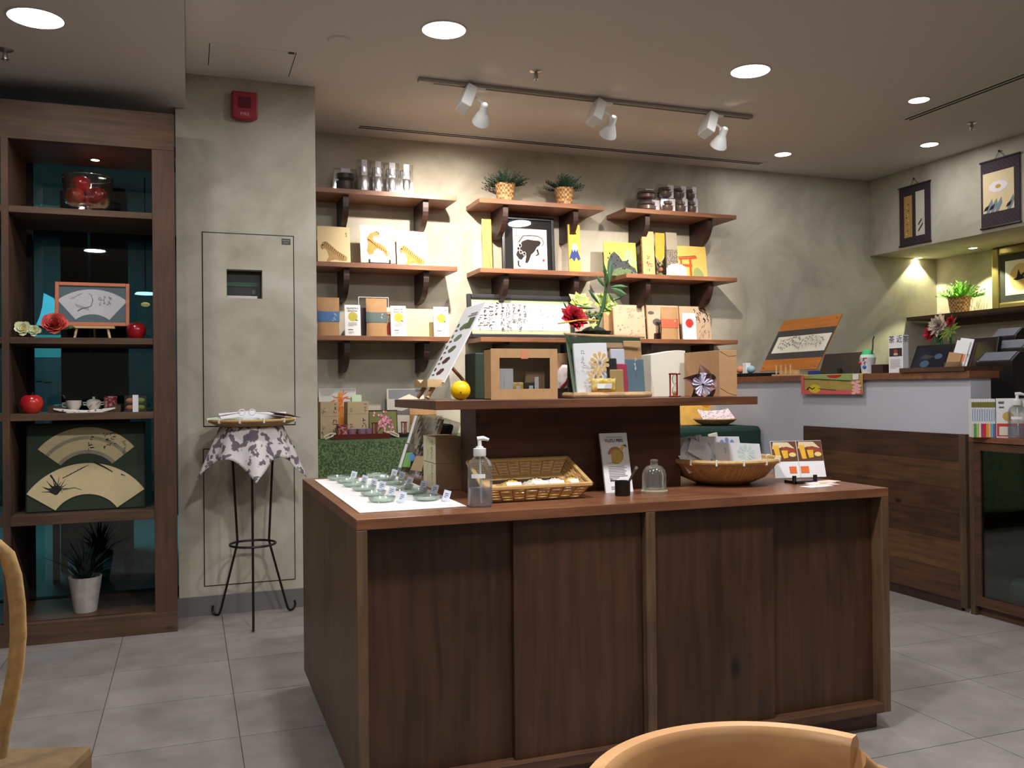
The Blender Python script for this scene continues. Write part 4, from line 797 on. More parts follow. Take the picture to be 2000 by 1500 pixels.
# --- third row right
t, w, h = card('kraft_backing', 'plain kraft board at the left end behind the flower vase', 'board', 1180, 1204, 594, 668, 5.70, q3, KRAFT, .006, 2)
g = 'ink landscape boards on the right bottom shelf'
ROSE = mat('rose_board', (206, 180, 152), .7, var=.05, scale=12); OCH = mat('ochre_edge', (176, 128, 70), .7)
def ink_board(label, u0, u1, vT, vB, seed):
    t, w, h = card('ink_board', label, 'picture', u0, u1, vT, vB, 5.64, q3, ROSE, .008, 6, g); ob('edge', B((-w/2-.006, .001, 0), (-w/2, .009, h)), OCH, t); A = Art(w, h); rnd = random.Random(seed)
    return t, A, rnd
t, A, rnd = ink_board('pinkish board with small ink birds and reeds', 1201, 1262, 595, 664, 1)
for i in range(34): x, y_ = rnd.uniform(.08, .95), rnd.choice((rnd.uniform(.05, .4), rnd.uniform(.6, .92))); A.stroke(GREYINK if y_ > .5 else BRACK, [(x, y_), (x+.03, y_+.04), (x+.06, y_)], .014, .004)
A.put(t, 'painting')
t, A, rnd = ink_board('pale board with an ink tree behind the orange banded pouch', 1267, 1328, 596, 663, 2); A.ell(GREYINK, .3, .52, .14, .1); A.stroke(INK, [(.34, .2), (.36, .4), (.3, .52)], .05, .02).ell(GREYINK, .12, .78, .1, .05).poly(BRACK, [(.16, .02), (.18, .2), (.5, .22), (.5, .02)]); A.put(t, 'painting')
t, A, rnd = ink_board('grey board with a heavy black ink pine', 1331, 1390, 598, 664, 3)
for i in range(20): x, y_ = rnd.uniform(.45, .95), rnd.uniform(.62, .98); A.stroke(INK, [(x, y_), (x+.05, y_-.05), (x+.02, y_-.12)], .03, .01)
for i in range(14): x, y_ = rnd.uniform(.5, .8), rnd.uniform(.02, .4); A.stroke(GREYINK, [(x, y_), (x+.05, y_+.09)], .014, .005)
A.glyphs(GREYINK, .92, .3, 4, .05, 3); A.put(t, 'painting')
pouch('kraft tea pouch with an orange band on the right bottom shelf', 1291, 1324, 600, 664, 5.55, q3, mat('band_orange', (196, 96, 66), .7), 1)
tea_card('white card with a single red circle on the right bottom shelf', 1335, 1361, 611, 665, 5.55, q3, (), mat('sun_red', (204, 56, 44), .6), None, False)

# ------------------------------------------------------------------ things on the green table
tz = DT[4]
t, w, h = card('acrylic_picture', 'clear acrylic frame with an orange bamboo print', 'picture', 624, 696, 759, 843, 5.70, tz, None, lean=3)
ob('sheet', B((-w/2, 0, 0), (w/2, .006, h)), mat('mist_print', (196, 196, 190), .6), t); ob('edge', holed(MB(), -w/2, w/2, 0, h, -w/2+.004, w/2-.004, .004, h-.004, -.003, .008), WHITE, t); A = Art(w, h); BO = mat('bamboo_orange', (212, 132, 50), .7, var=.12, scale=30); BR_ = mat('bamboo_leaf_orange', (200, 92, 40), .7)
A.poly(BO, [(.5, 0), (.49, .6), (.52, .92), (.64, .92), (.66, .6), (.66, 0)])
for i in range(22): an = R_(i*37); cx, cy = .57+.1*math.cos(i), .72+.13*math.sin(i*1.7); A.poly(BR_, [(cx, cy), (cx+.1*math.cos(an)-.012*math.sin(an), cy+.08*math.sin(an)+.012), (cx+.22*math.cos(an), cy+.14*math.sin(an)), (cx+.1*math.cos(an)+.012*math.sin(an), cy+.08*math.sin(an)-.012)])
A.put(t, 'painting')
card('mint_card', 'small mint green card leaning beside the bamboo print', 'card', 688, 707, 771, 843, 5.69, tz, mat('mint', (188, 214, 184), .7), .002, 2)
BOXP = mat('sand_box', (190, 168, 134), .8, var=.04, scale=20); BOXS = mat('sand_box_side', (140, 118, 88), .8)
def gift_box(label, u0, u1, vT, vB, y, z, seed, h=None, d=.14, gl=True, grp='stacked sand paper gift boxes', m=None):
    a, b = PY(u0, vB, y), PY(u1, vB, y); w = b.x-a.x; h = h or PY((u0+u1)/2, vT, y).z-z; t = thing('gift_box', label, 'box', ((a.x+b.x)/2, y, z), group=grp)
    ob('carton', B((-w/2, 0, 0), (w/2, d, h)), m or BOXP, t, bev=.001); ob('seam', B((-w/2-.0005, -.0006, h*.3), (w/2+.0005, d, h*.305)), BOXS, t)
    if gl: A = Art(w, h); A.glyphs(INK, .82, .82, 3, .2, seed); A.glyphs(GREYINK, .16, .5, 2, .18, seed+1); A.put(t, 'lettering')
    return t, h
for lb, u0, u1, vm, vT, sd_ in (('left', 626, 661, 814, 785, 3), ('right', 679, 720, 809, 785, 7)):
    y = 5.5 if lb == 'left' else 5.47; t, h = gift_box(f'sand paper gift box with brush characters, lower of the {lb} stack', u0, u1, vm, 846, y, tz, sd_); gift_box(f'sand paper gift box with brush characters, upper of the {lb} stack', u0, u1, vT, vm, y, tz+h+.001, sd_+20)
t, w, h = card('blossom_picture', 'framed picture of pink cherry blossom on the green table', 'picture', 721, 777, 801, 846, 5.55, tz, mat('moss_board', (110, 112, 62), .7), .01, 6); ob('frame', holed(MB(), -w/2, w/2, 0, h, -w/2+.004, w/2-.004, .004, h-.004, -.004, .0), mat('dark_olive', (48, 50, 34), .6), t); A = Art(w, h); rnd = random.Random(4); BL = [mat('blossom', (226, 156, 170), .7), mat('blossom_deep', (196, 116, 136), .7)]
A.stroke(BRACK, [(.2, .1), (.5, .4), (.8, .7)], .04, .02)
for i in range(60): A.ell(BL[i % 2], rnd.gauss(.52, .17), min(.94, max(.06, rnd.gauss(.52, .22))), .035, .05, 8)
A.put(t, 'painting', -.0005)
t, w, h = card('mist_picture', 'grey misty mountain picture leaning on the back wall', 'picture', 757, 830, 759, 846, 5.68, tz, mat('mist_board', (176, 172, 164), .7), .008, 4); A = Art(w, h); A.rect(mat('mist_sky', (116, 118, 126), .8), .05, .78, 1, .98).poly(GREYINK, [(.02, .5), (.2, .54), (.4, .52), (.6, .58), (.98, .5), (.98, .42), (.02, .44)]).poly(OFFW, [(.3, .78), (.6, .88), (.8, .8), (1, .86), (1, .74), (.3, .74)]); A.put(t, 'painting')
pouch('kraft pouch half hidden under the display tier', 800, 852, 786, 850, 5.56, tz, mat('band_gold', (138, 104, 52), .7), 1)
# red brown tray with cups and rope loops
a, b = PY(653, 846, 5.36), PY(760, 846, 5.36); w = b.x-a.x; t = thing('rope_tray', 'red brown lacquer tray with white rope handles on the green table', 'tray', ((a.x+b.x)/2, 5.36, tz)); LAC = mat('lacquer_red', (96, 36, 30), .3); xt = (a.x+b.x)/2
ob('base', B((-w/2, 0, 0), (w/2, .2, .008)), LAC, t)
for n_, q0, q1_ in (('front_wall', (-w/2, -.006, 0), (w/2, 0, .03)), ('back_wall', (-w/2, .2, 0), (w/2, .206, .03)), ('end_wall', (-w/2-.006, -.006, 0), (-w/2, .206, .03)), ('end_wall', (w/2, -.006, 0), (w/2+.006, .206, .03))): ob(n_, B(q0, q1_), LAC, t)
ROPE = mat('cotton_rope', (214, 206, 180), .9)
for s in (-1, 1): ob('rope_loop', MB().tube([(s*(w/2-.01), .05, .034), (s*(w/2+.02), .02, .036), (s*(w/2+.06), .01, .018), (s*(w/2+.055), -.02, .006), (s*(w/2+.02), -.02, .02), (s*(w/2-.01), .02, .034)], .005, 8), ROPE, t, smooth=True)
p = PY(668, 830, 5.44); c_ = thing('washi_tin', 'small red patterned round tin on the lacquer tray', 'tin', (p.x, 5.44, tz+.008)); ob('body', MB().cyl(.035, 0, .055, 24), FLORAL, c_, smooth=True); ob('lid', MB().cyl(.0355, .056, .075, 24), FLORAL, c_, smooth=True)
LIL = mat('lilac_glass', (150, 120, 140), .35, var=.15, scale=50)
for i, u in enumerate((687, 706, 720)):
    p = PY(u, 836, 5.44); tag(ob('sake_cup', MB().lathe([(.001, 0), (.02, 0), (.03, .05), (.027, .05), (.018, .006), (.001, .006)], 24, cap=False), LIL, None, (p.x, 5.44, tz+.008), smooth=True), f'small lilac cup on the lacquer tray, {("left", "middle", "right")[i]} of three', 'cup', 'lilac cups on the lacquer tray')
HG = mat('hourglass_red', (132, 32, 24), .3)
def hourglass(label, loc, h, group='red wooden hourglasses'):
    t = thing('hourglass', label, 'hourglass', loc, group=group); r = h*.25
    for z in (0, h*.93): ob('end_plate', MB().lathe([(.001, z), (r*.95, z), (r, z+h*.02), (r, z+h*.05), (r*.9, z+h*.07), (.001, z+h*.07)], 24), HG, t, smooth=True)
    for k in range(3): an = k*2.094+.5; ob('post', MB().cyl(h*.035, h*.07, h*.93, 8, (r*.75*math.cos(an), r*.75*math.sin(an), 0)), HG, t)
    gl = ob('bulb', MB().lathe([(r*.3, h*.07), (r*.5, h*.2), (r*.4, h*.38), (.002, h*.5), (r*.4, h*.62), (r*.5, h*.8), (r*.3, h*.93)], 16), GLASS, t, smooth=True); ob('sand', MB().lathe([(.001, h*.075), (r*.28, h*.075), (r*.42, h*.18), (.001, h*.28)], 12), mat('hourglass_sand', (222, 190, 110), .9), gl); return t
p = PY(733, 838, 5.40); hourglass('red hourglass with pale sand on the lacquer tray', (p.x, 5.41, tz+.0085), .088)
a, b = PY(772, 846, 5.42), PY(822, 846, 5.42); t = thing('black_tray', 'small black tray behind the clear bag on the green table', 'tray', ((a.x+b.x)/2, 5.42, tz)); ob('base', B((-.09, 0, 0), (.09, .16, .006)), BLACK, t); ob('rim', holed(MB(), -.09, .09, 0, .16, -.082, .082, .008, .152, .006, .02), BLACK, t, (0, 0, 0)); t.children[-1].rotation_euler = (0, 0, 0)
me_ = t.children[-1].data
for v_ in me_.vertices: v_.co = (v_.co.x, v_.co.z, v_.co.y)
p = PY(790, 840, 5.46); hourglass('red hourglass on the small black tray', (p.x, 5.47, tz+.0068), .088)
# riser: bamboo tray with papers, golden board
y = 5.42; p = PY(1396, 822, y); rz_ = .895
t, w, h = card('golden_board', 'golden board standing behind the leaflet tray on the velvet riser', 'picture', 1330, 1390, 770, 823, 5.6, rz_, mat('golden_wash', (226, 178, 86), .6, var=.15, scale=14), .006, 5); A = Art(w, h); A.ell(mat('wash_orange', (206, 128, 40), .7), .85, .75, .18, .2); A.put(t, 'painting')
bt2 = thing('bamboo_dish', 'small bamboo dish of pink printed leaflets on the velvet riser', 'dish', (p.x, y, rz_)); ob('bowl', MB().lathe([(.001, 0), (.08, 0), (.13, .025), (.15, .045), (.145, .048), (.12, .028), (.07, .006), (.001, .006)], 40, cap=False), BAM, bt2, smooth=True); ob('rim', MB().tube([(.148*math.cos(i*math.pi/20), .148*math.sin(i*math.pi/20), .046) for i in range(40)], .005, 6, True), BAMR, bt2, smooth=True)
PK = spots('pink_print', (226, 216, 222), (168, 138, 166), 70, .56, .6)
for k, (dx, rz0, lb) in enumerate(((-.07, 20, 'left'), (.01, -4, 'middle'), (.08, -24, 'right'))): tag(ob('leaflet', B((-.07, -.003, 0), (.07, 0, .11)), PK, None, (p.x+dx, y-.06+.02*k, rz_+.032), (R_(-50), R_(-dx*150), R_(rz0*.4))), f'white leaflet with pink print, {lb} one in the bamboo dish', 'leaflet', 'leaflets in the bamboo dish')
# sign leaning on the riser
a, b = PY(1386, 848, 5.1), PY(1416, 905, 5.1); t = thing('white_sign', 'narrow white sign board tilted behind the basket of envelopes', 'sign', (PY(1403, 880, 5.12).x, 5.13, .66)); t.rotation_euler = (0, R_(-10), 0); ob('board', B((-.035, 0, 0), (.035, .012, .2)), OFFW, t, bev=.003); ob('post', B((-.01, .002, -.665), (.01, .01, 0)), OFFW, t)
# ------------------------------------------------------------------ things on the island counter top
def mpp(p): return (Vector(p)-O_).dot(AX_F)/FPX            # metres per photo pixel at a point
def leaning(name, label, cat, bl, br, vT, z, m, th=.003, lean=15, group=None, part='board'):
    """a card whose bottom edge stands at two photo pixels on a surface of height z"""
    a, b = PZ(*bl, z), PZ(*br, z); d = b-a; w = d.length; c = (a+b)/2; rz = math.atan2(d.y, d.x); h = (((bl[1]+br[1])/2)-vT)*mpp(c)/math.cos(R_(lean))
    t = thing(name, label, cat, c, group=group); t.rotation_euler = (Matrix.Rotation(rz, 3, 'Z') @ Matrix.Rotation(R_(-lean), 3, 'X')).to_euler()
    if m: ob(part, B((-w/2, 0, 0), (w/2, th, h)), m, t)
    return t, w, h
def citrus(A, m, cx, cy, r, n=10):
    k = A.w/A.h
    for i in range(n):
        a0, a1 = R_(360/n*i+5), R_(360/n*(i+1)-5); mid = (a0+a1)/2
        A.poly(m, [(cx+r*q*math.cos(a), cy+r*k*q*math.sin(a)) for q, a in ((.2, mid), (.85, a0), (1, (a0+mid)/2), (1.02, mid), (1, (a1+mid)/2), (.85, a1))])
    return A
ci = [PZ(*p, IZ) for p in ((702, 1003), (911, 990), (777, 932), (614, 938))]
tag(ob('paper_sheet', MB().add([(p.x, p.y, IZ+.001) for p in ci]+[(p.x, p.y, IZ+.003) for p in ci], [(0, 3, 2, 1), (4, 5, 6, 7), (0, 1, 5, 4), (1, 2, 6, 5), (2, 3, 7, 6), (3, 0, 4, 7)]), mat('sheet_white', (240, 240, 240), .5)), 'white paper sheet under the glass tasting dishes', 'paper sheet')
DISH = film('dish_glass', (236, 246, 240), .1, .6, .05, .12); TAGM = mat('tag_white', (214, 220, 236), .5); TEA = spots('tea_leaf_fill', (160, 172, 146), (206, 212, 194), 120, .4, .6)
dl = [(661, 939), (679, 945), (692, 952), (711, 960), (729, 970), (746, 982)]; dr_ = [(736, 934), (752, 940), (771, 948), (784, 958), (811, 966), (833, 979)]
tl = [(688, 940), (709, 949), (727, 956), (743, 962), (762, 973), (782, 985)]; tr_ = [(767, 936), (782, 941), (797, 953), (824, 961), (846, 969), (869, 982)]
orn = ('backmost', 'second from the back', 'third from the back', 'third from the front', 'second from the front', 'frontmost')
for cn, D, T in (('left', dl, tl), ('right', dr_, tr_)):
    for i in range(6):
        p = PZ(D[i][0], D[i][1], IZ); t = thing('tasting_dish', f'round clear glass tasting dish, {orn[i]} of the {cn} row', 'dish', (p.x, p.y, IZ+.0032), group='glass tasting dishes on the paper sheet')
        ob('dish', MB().lathe([(.001, .001), (.032, 0), (.04, .006), (.043, .016), (.041, .016), (.037, .007), (.03, .003), (.001, .003)], 32, cap=False), DISH, t, smooth=True); ob('tea', MB().lathe([(.001, .0035), (.03, .0035), (.026, .006), (.001, .008)], 20), TEA, t)
        p = PZ(T[i][0], T[i][1], IZ); q = thing('name_tag', f'small white name tag in a clear foot, {orn[i]} of the {cn} row', 'tag', (p.x, p.y, IZ+.0032), group='name tags beside the tasting dishes'); q.rotation_euler = (0, R_(16), R_(-16))
        ob('foot', B((-.014, -.004, 0), (.014, .012, .004)), WRAP, q); ob('tag', B((-.011, 0, .001), (.011, .0016, .036)), TAGM, q); A = Art(.022, .036); A.lines(GREYINK, .2, .8, .75, 3, .16, .05); A.put(q, 'print')
# stacked boxes with cream sides
co = PZ(852, 958, IZ); xr_ = PY(902, 957, co.y).x; yb_ = PX(828, 948, co.x).y; zm, zt_ = PY(875, 905, co.y).z, PY(875, 853, co.y).z; CRS = mat('cream_side', (226, 218, 180), .7)
for z0, z1_, lb in ((IZ, zm-.0006, 'lower'), (zm, zt_, 'upper')):
    t = thing('gift_box', f'kraft gift box with a cream lettered side, {lb} of the stack beside the tier', 'box', (co.x, co.y, z0), group='kraft boxes stacked on the island'); h = z1_-z0; w, d = xr_-co.x, yb_-co.y
    ob('carton', B((0, 0, 0), (w, d, h)), KRAFTD, t, bev=.001); s_ = ob('side_label', B((-.0012, .001, .001), (-.0002, d-.001, h-.001)), CRS, t)
    A = Art(d, h); A.glyphs(INK, .72, .85, 4, .16, 5 if lb == 'upper' else 8); A.stroke(mat('vine_green', (168, 172, 96), .8), [(.3, .05), (.4, .4), (.25, .7), (.45, .95)], .03, .015).stroke(mat('vine_green', (0, 0, 0)), [(.6, .1), (.5, .4), (.7, .6)], .02, .01)
    o = A.put(t, 'lettering'); o.rotation_euler = (0, 0, -math.pi/2); o.location = (-.0012, d/2, 0)
# clear bag leaning on the boxes
t, w, h = leaning('sweets_bag', 'clear bag of brown and colourful sweets leaning on the stacked boxes', 'bag', (779, 934), (829, 948), 824, IZ, None, lean=18); D = .07; t.location.z += .023
ob('contents', MB().sheet(lambda u, v: ((u-.5)*w*.94, .012+.02*math.sin(math.pi*u)*math.sin(math.pi*v), .015+v*h*.9), 8, 8), spots('bag_brown', (70, 48, 42), (172, 132, 108), 30, .45, .6, .5), t, smooth=True); ob('back_contents', B((-w*.45, .035, .012), (w*.47, D-.01, h*.93)), mat('bag_dark', (44, 32, 30), .5), t, bev=.01)
ob('wrap', MB().sheet(lambda u, v: ((u-.5)*w*1.06, -.004-.008*math.sin(9*u+7*v)*.5, v*h), 12, 12).box((-w*.53, -.004, 0), (w*.55, D, h*.98)), WRAP, t)
A = Art(w, h); A.rect(WHITE, .06, .5, .16, .97).rect(WHITE, .02, .08, .13, .48).rect(INK, .58, .42, .82, .56).poly(mat('print_green', (120, 176, 92), .6), [(.16, .1), (.16, .34), (.4, .36), (.46, .12)]).ell(mat('print_blue', (92, 152, 206), .6), .42, .28, .13, .06).poly(mat('print_tan', (204, 176, 136), .6), [(.5, .08), (.56, .32), (.9, .34), (.92, .1)]); A.put(t, 'print', -.009); text(t, 'P', h*.1, WHITE, (w*.2, -.0115, h*.455))
# hand sanitiser
def sanitizer(label, p, r, h, rz=0):
    t = thing('sanitizer_bottle', label, 'bottle', p, rz, 'clear pump bottles of sanitizer')
    ob('bottle', MB().lathe([(.001, 0), (r*.92, 0), (r, .008), (r, h*.36), (r*.97, h*.5), (r, h*.58), (r*.86, h*.66), (r*.5, h*.72), (r*.4, h*.75), (.001, h*.75)], 32, cap=False, sy=.62), GLASS, t, smooth=True)
    ob('gel', MB().lathe([(.001, .004), (r*.9, .004), (r*.94, .01), (r*.94, h*.28), (.001, h*.28)], 28, cap=False, sy=.6), film('gel', (236, 236, 246), .08, .4, .05, .16), t, smooth=True)
    cp = ob('cap', MB().lathe([(r*.5, h*.73), (r*.52, h*.74), (r*.52, h*.84), (r*.3, h*.85), (r*.3, h*.87), (.001, h*.87)], 24), PLASW, t, smooth=True)
    ob('pump', MB().tube([(0, 0, h*.86), (0, 0, h*.97)], r*.17, 10).tube([(-r*.2, 0, h*.975), (r*.3, 0, h*.985), (r*.75, 0, h*.96)], [r*.2, r*.19, r*.12], 10), PLASW, cp, smooth=True)
    ob('tube', MB().tube([(0, 0, h*.74), (r*.1, 0, .012)], .003, 6), WHITE, t); ob('label', MB().sheet(lambda u, v: (r*1.01*math.sin((u-.5)*1.2-.2), -.62*r*1.02*math.cos((u-.5)*1.2-.2), h*(.42+.06*v)), 8, 1), WHITE, t); return t
p = PZ(938, 990, IZ); k = mpp(p); sanitizer('clear pump bottle of hand sanitizer at the front of the island', p, 24*k, 136*k, R_(-14))
# wicker basket
A_, B_ = PZ(967, 982, IZ), PZ(1136, 974, IZ); yf, ybk = A_.y-.025, 2.738; zf_, zk_ = PY(1157, 943, yf).z-IZ, PY(1102, 893, ybk).z-IZ; xr_, xl_ = PY(1157, 943, yf).x, PY(945, 953, yf).x; lift = zk_-zf_
t = thing('wicker_basket', 'rectangular wicker basket of yuzu peel packets on the island', 'basket', ((A_.x+B_.x)/2, (yf+ybk)/2, IZ)); ox, oy = t.location.x, t.location.y; H = zf_
bb = [(A_.x-ox-.012, A_.y-oy, .003), (B_.x-ox, A_.y-oy, .003), (B_.x-ox-.004, ybk-oy-.02, lift), (A_.x-ox-.008, ybk-oy-.02, lift)]; tt = [(xl_-ox, yf-oy, zf_), (xr_-ox, yf-oy, zf_), (xr_-ox-.004, ybk-oy, zk_), (xl_-ox+.004, ybk-oy, zk_)]
STRIP = mat('wicker_strip', (204, 164, 104), .5, var=.15, scale=60); STAKE = mat('wicker_stake', (170, 112, 62), .5)
ob('floor', MB().add(bb, [(0, 1, 2, 3)]), STRIP, t, solid=.002); ob('prop', B((bb[3][0]+.03, bb[3][1]-.05, 0), (bb[2][0]-.03, bb[3][1]-.02, lift-.012)), BRACK, t)
for i in range(4):
    j = (i+1) % 4; P0, P1, Q0, Q1 = Vector(bb[i]), Vector(bb[j]), Vector(tt[i]), Vector(tt[j]); nrm = (P1-P0).cross(Q0-P0).normalized(); L = (P1-P0).length; n_ = max(6, int(L/.034)); mb = MB(); mk = MB()
    def at(u, v): return (P0.lerp(P1, u)).lerp(Q0.lerp(Q1, u), v)
    for r in range(9):
        v0, v1 = (r+.06)/9*.84, (r+.94)/9*.84
        for c_ in range(n_):
            s = .0018*(1 if (r+c_) % 2 else -1); u0, um, u1 = c_/n_, (c_+.5)/n_, (c_+1)/n_
            for a_, b_, sa, sb in ((u0, um, 0, s), (um, u1, s, 0)): mb.add([at(a_, v0)+nrm*sa, at(b_, v0)+nrm*sb, at(b_, v1)+nrm*sb, at(a_, v1)+nrm*sa], [(0, 1, 2, 3)])
    for c_ in range(n_+1): mk.tube([at(c_/n_, 0), at(c_/n_, .9)], .0024, 5)
    w_ = ob('wall', mb, STRIP, t, solid=.001); ob('stakes', mk, STAKE, t)['kind'] = 'stuff'
    ob('rim', MB().tube([at(0, .93), at(1, .93)], .0075, 6), BAMR, t)
YZ = spots('yuzu_peel', (214, 170, 60), (236, 214, 140), 60, .4, .6, .5); SUG = spots('sugar_white', (222, 214, 190), (250, 248, 240), 50, .4, .6, .5)
for i, (u, v, sz, m, lb) in enumerate(((1000, 938, .05, YZ, 'yellow yuzu peel packet with a white label at the left in the basket'), (1048, 940, .055, SUG, 'white sugared peel packet in the middle of the basket'), (1083, 936, .05, SUG, 'white sugared peel packet with a white label at the right in the basket'), (1115, 943, .045, YZ, 'pale peel packet at the right end of the basket'))):
    yy = (A_.y+ybk)/2-.02+.012*(i % 2); p = PY(u, v, yy); c_ = thing('peel_packet', lb, 'packet', (p.x, yy, IZ+lift*.36+.006), group='peel packets in the wicker basket'); c_.rotation_euler = (R_(17), 0, R_(14*(i % 2)-6))
    ob('peel', MB().sheet(lambda u_, v_: ((u_-.5)*sz*1.8, (v_-.5)*sz*1.5, .004+.026*math.sin(math.pi*u_)*math.sin(math.pi*v_)+.003*math.sin(30*u_+20*v_)), 12, 10), m, c_, smooth=True); ob('bag', MB().sheet(lambda u_, v_: ((u_-.5)*sz*2, (v_-.5)*sz*1.7, .006+.03*math.sin(math.pi*u_)*math.sin(math.pi*v_)), 10, 8), WRAP, c_, smooth=True)
    ob('label', B((-sz*.5, -sz*.5, .034), (sz*.45, -sz*.1, .036)), WHITE, c_, None, (R_(20), 0, 0))
# yuzu card
t, w, h = leaning('yuzu_card', 'white standing card titled for yuzu peel with a round photo', 'card', (1184, 963), (1237, 960), 847, IZ, WHITE, .008, 13); A = Art(w, h)
A.ell(mat('peel_dark', (178, 128, 76), .6), .5, .62, .29).ell(mat('peel_gold', (206, 166, 84), .6, var=.12, scale=120), .52, .6, .24).rect(WHITE, .14, .5, .33, .64).rect(PALEINK, .2, .49, .34, .495).poly(mat('peel_yellow', (226, 196, 80), .6), [(.66, .72), (.78, .8), (.86, .76), (.74, .68)]).poly(LEAFG, [(.8, .79), (.92, .8), (.94, .75), (.86, .77)]); A.lines(PALEINK, .18, .86, .44, 8, .027, .01); A.rect(PALEINK, .2, .925, .78, .933).lines(PALEINK, .2, .6, .1, 2, .03, .01); A.put(t)
text(t, 'YUZU PEEL', h*.075, INK, (0, -.0014, h*.845), sx=.95, bold=.00012); text(t, 'Ehime', h*.05, INK, (-w*.18, -.0014, h*.19), bold=.0003)
p = PZ(1216, 968, IZ); k = mpp(p); t = thing('black_cup', 'small black cup holding a spoon on the island', 'cup', p); ob('body', MB().lathe([(.001, 0), (14*k, 0), (15*k, .003), (15*k, 29*k), (13.5*k, 29*k), (13*k, .005), (.001, .005)], 28, cap=False), BLACK, t, smooth=True)
sp = thing('wooden_spoon', 'dark wooden handle with a silver end leaning in the black cup', 'spoon', (p.x, p.y, IZ+.006)); e_ = Vector((32*k, 0, 55*k-.006)); ob('handle', MB().tube([(0, 0, .0), e_*.4, e_*.9], [.003, .0035, .0055], 8), BRACK, sp, smooth=True); ob('silver_end', MB().tube([e_*.9, e_], .0062, 8), METAL, sp)
p = PZ(1278, 963, IZ); k = mpp(p); t = thing('glass_cloche', 'small clear glass cloche on a yellowish glass base', 'cloche', p); ob('base', MB().lathe([(.001, 0), (26*k, 0), (27*k, 5*k), (24*k, 8*k), (.001, 8*k)], 36), film('yellow_glass', (244, 240, 205), .22, .5, .08, .3), t, smooth=True)
ob('dome', MB().lathe([(24*k, 8*k), (24*k, 34*k), (22*k, 44*k), (16*k, 52*k), (8*k, 55*k), (7*k, 59*k), (8.5*k, 63*k), (6*k, 66*k), (.001, 66*k)], 36, cap=False), GLASS, t, smooth=True)
# bamboo bowl of envelopes
c0 = PZ(1411, 943, IZ); k = mpp(c0); rb = 108*k; hb = .088
bw2 = thing('bamboo_bowl', 'round woven bamboo bowl filled with white envelopes', 'bowl', (c0.x, c0.y, IZ)); ob('bowl', MB().lathe([(.001, 0), (rb*.45, 0), (rb*.75, hb*.3), (rb*.96, hb*.85), (rb, hb), (rb*.96, hb), (rb*.9, hb*.8), (rb*.7, hb*.32), (rb*.42, .005), (.001, .005)], 56, cap=False), weave('bowl_weave', (206, 168, 112), (150, 106, 62), 170), bw2, smooth=True)
ob('rim', MB().tube([(rb*.99*math.cos(i*math.pi/28), rb*.99*math.sin(i*math.pi/28), hb) for i in range(56)], .008, 8, True), BAMR, bw2, smooth=True)
for i in range(14): an = i*2*math.pi/14; ob('binding', B((-.003, -.0095, -.01), (.003, .0095, .0095)), OFFW, bw2, (rb*.99*math.cos(an), rb*.99*math.sin(an), hb), (0, 0, an+math.pi/2))
BLU = mat('citrus_blue', (128, 152, 206), .7); MNT = mat('citrus_mint', (196, 222, 216), .7); ENV = mat('envelope_white', (228, 230, 236), .6)
for u0, v0, u1, v1, y, z, rz, ry, lean, m, lb in ((1312, 890, 1386, 845, .05, .03, -4, -6, 16, BLU, 'white envelope with grey blue citrus, back left in the bamboo bowl'), (1372, 890, 1458, 848, .03, .03, 6, 2, 16, BLU, 'white envelope with blue citrus edge, back right in the bamboo bowl'), (1350, 905, 1387, 865, .0, .085, 12, -46, 24, None, 'plain white envelope sticking out left of the bamboo bowl'), (1340, 920, 1412, 878, -.045, .06, 4, -12, 34, BLU, 'white envelope with a bright blue citrus, front left in the bamboo bowl'), (1403, 918, 1490, 864, -.06, .045, -2, 4, 20, MNT, 'white envelope with a mint citrus, frontmost in the bamboo bowl'), (1372, 915, 1406, 875, -.03, .1, 8, -52, 36, None, 'folded white envelope beside the plain one in the bamboo bowl')):
    yy = c0.y+y; a, b = PY(u0, v0, yy), PY(u1, v0, yy); w = b.x-a.x; h = max(.09, min(.14, PY(u0, v1, yy).z-(IZ+z))); t = thing('envelope', lb, 'envelope', ((a.x+b.x)/2, yy, IZ+z), group='envelopes in the bamboo bowl')
    t.rotation_euler = (Matrix.Rotation(R_(rz), 3, 'Z') @ Matrix.Rotation(R_(-lean), 3, 'X') @ Matrix.Rotation(R_(ry), 3, 'Y')).to_euler(); ob('sleeve', B((-w/2, 0, 0), (w/2, .002, h)), ENV, t)
    if m: A = Art(w, h); cr = min(.26, .34*h/w); citrus(A, m, .68, .96-cr*w/h, cr); citrus(A, m, .74, max(.2, .96-2.9*cr*w/h), cr*.6); A.glyphs(GREYINK, .22, .8, 3, .06, 3); A.put(t)
# drinks card on its stand
t, w, h = leaning('drinks_card', 'folded card printed with two photos of yellow drinks', 'card', (1514, 934), (1614, 931), 862, IZ+.012, WHITE, .003, 16, part='card'); A = Art(w, h); YD = mat('drink_yellow', (226, 176, 50), .5, var=.1, scale=60)
for s in (0, .5):
    A.rect(mat('photo_brown', (96, 58, 36), .6), s+.005, .44, s+.495, .99).poly(mat('photo_cream', (214, 196, 160), .6), [(s+.02, .78), (s+.05, .97), (s+.34, .96), (s+.46, .78), (s+.3, .84)]).poly(mat('photo_red', (156, 58, 38), .6), [(s+.2, .84), (s+.47, .76), (s+.47, .64), (s+.22, .74)]).poly(YD, [(s+.04, .88), (s+.15, .88), (s+.17, .5), (s+.08, .5)]).poly(YD, [(s+.19, .74), (s+.32, .74), (s+.31, .54), (s+.22, .52)]).ell(mat('drink_foam', (226, 206, 130), .5), s+.4, .62, .07, .06)
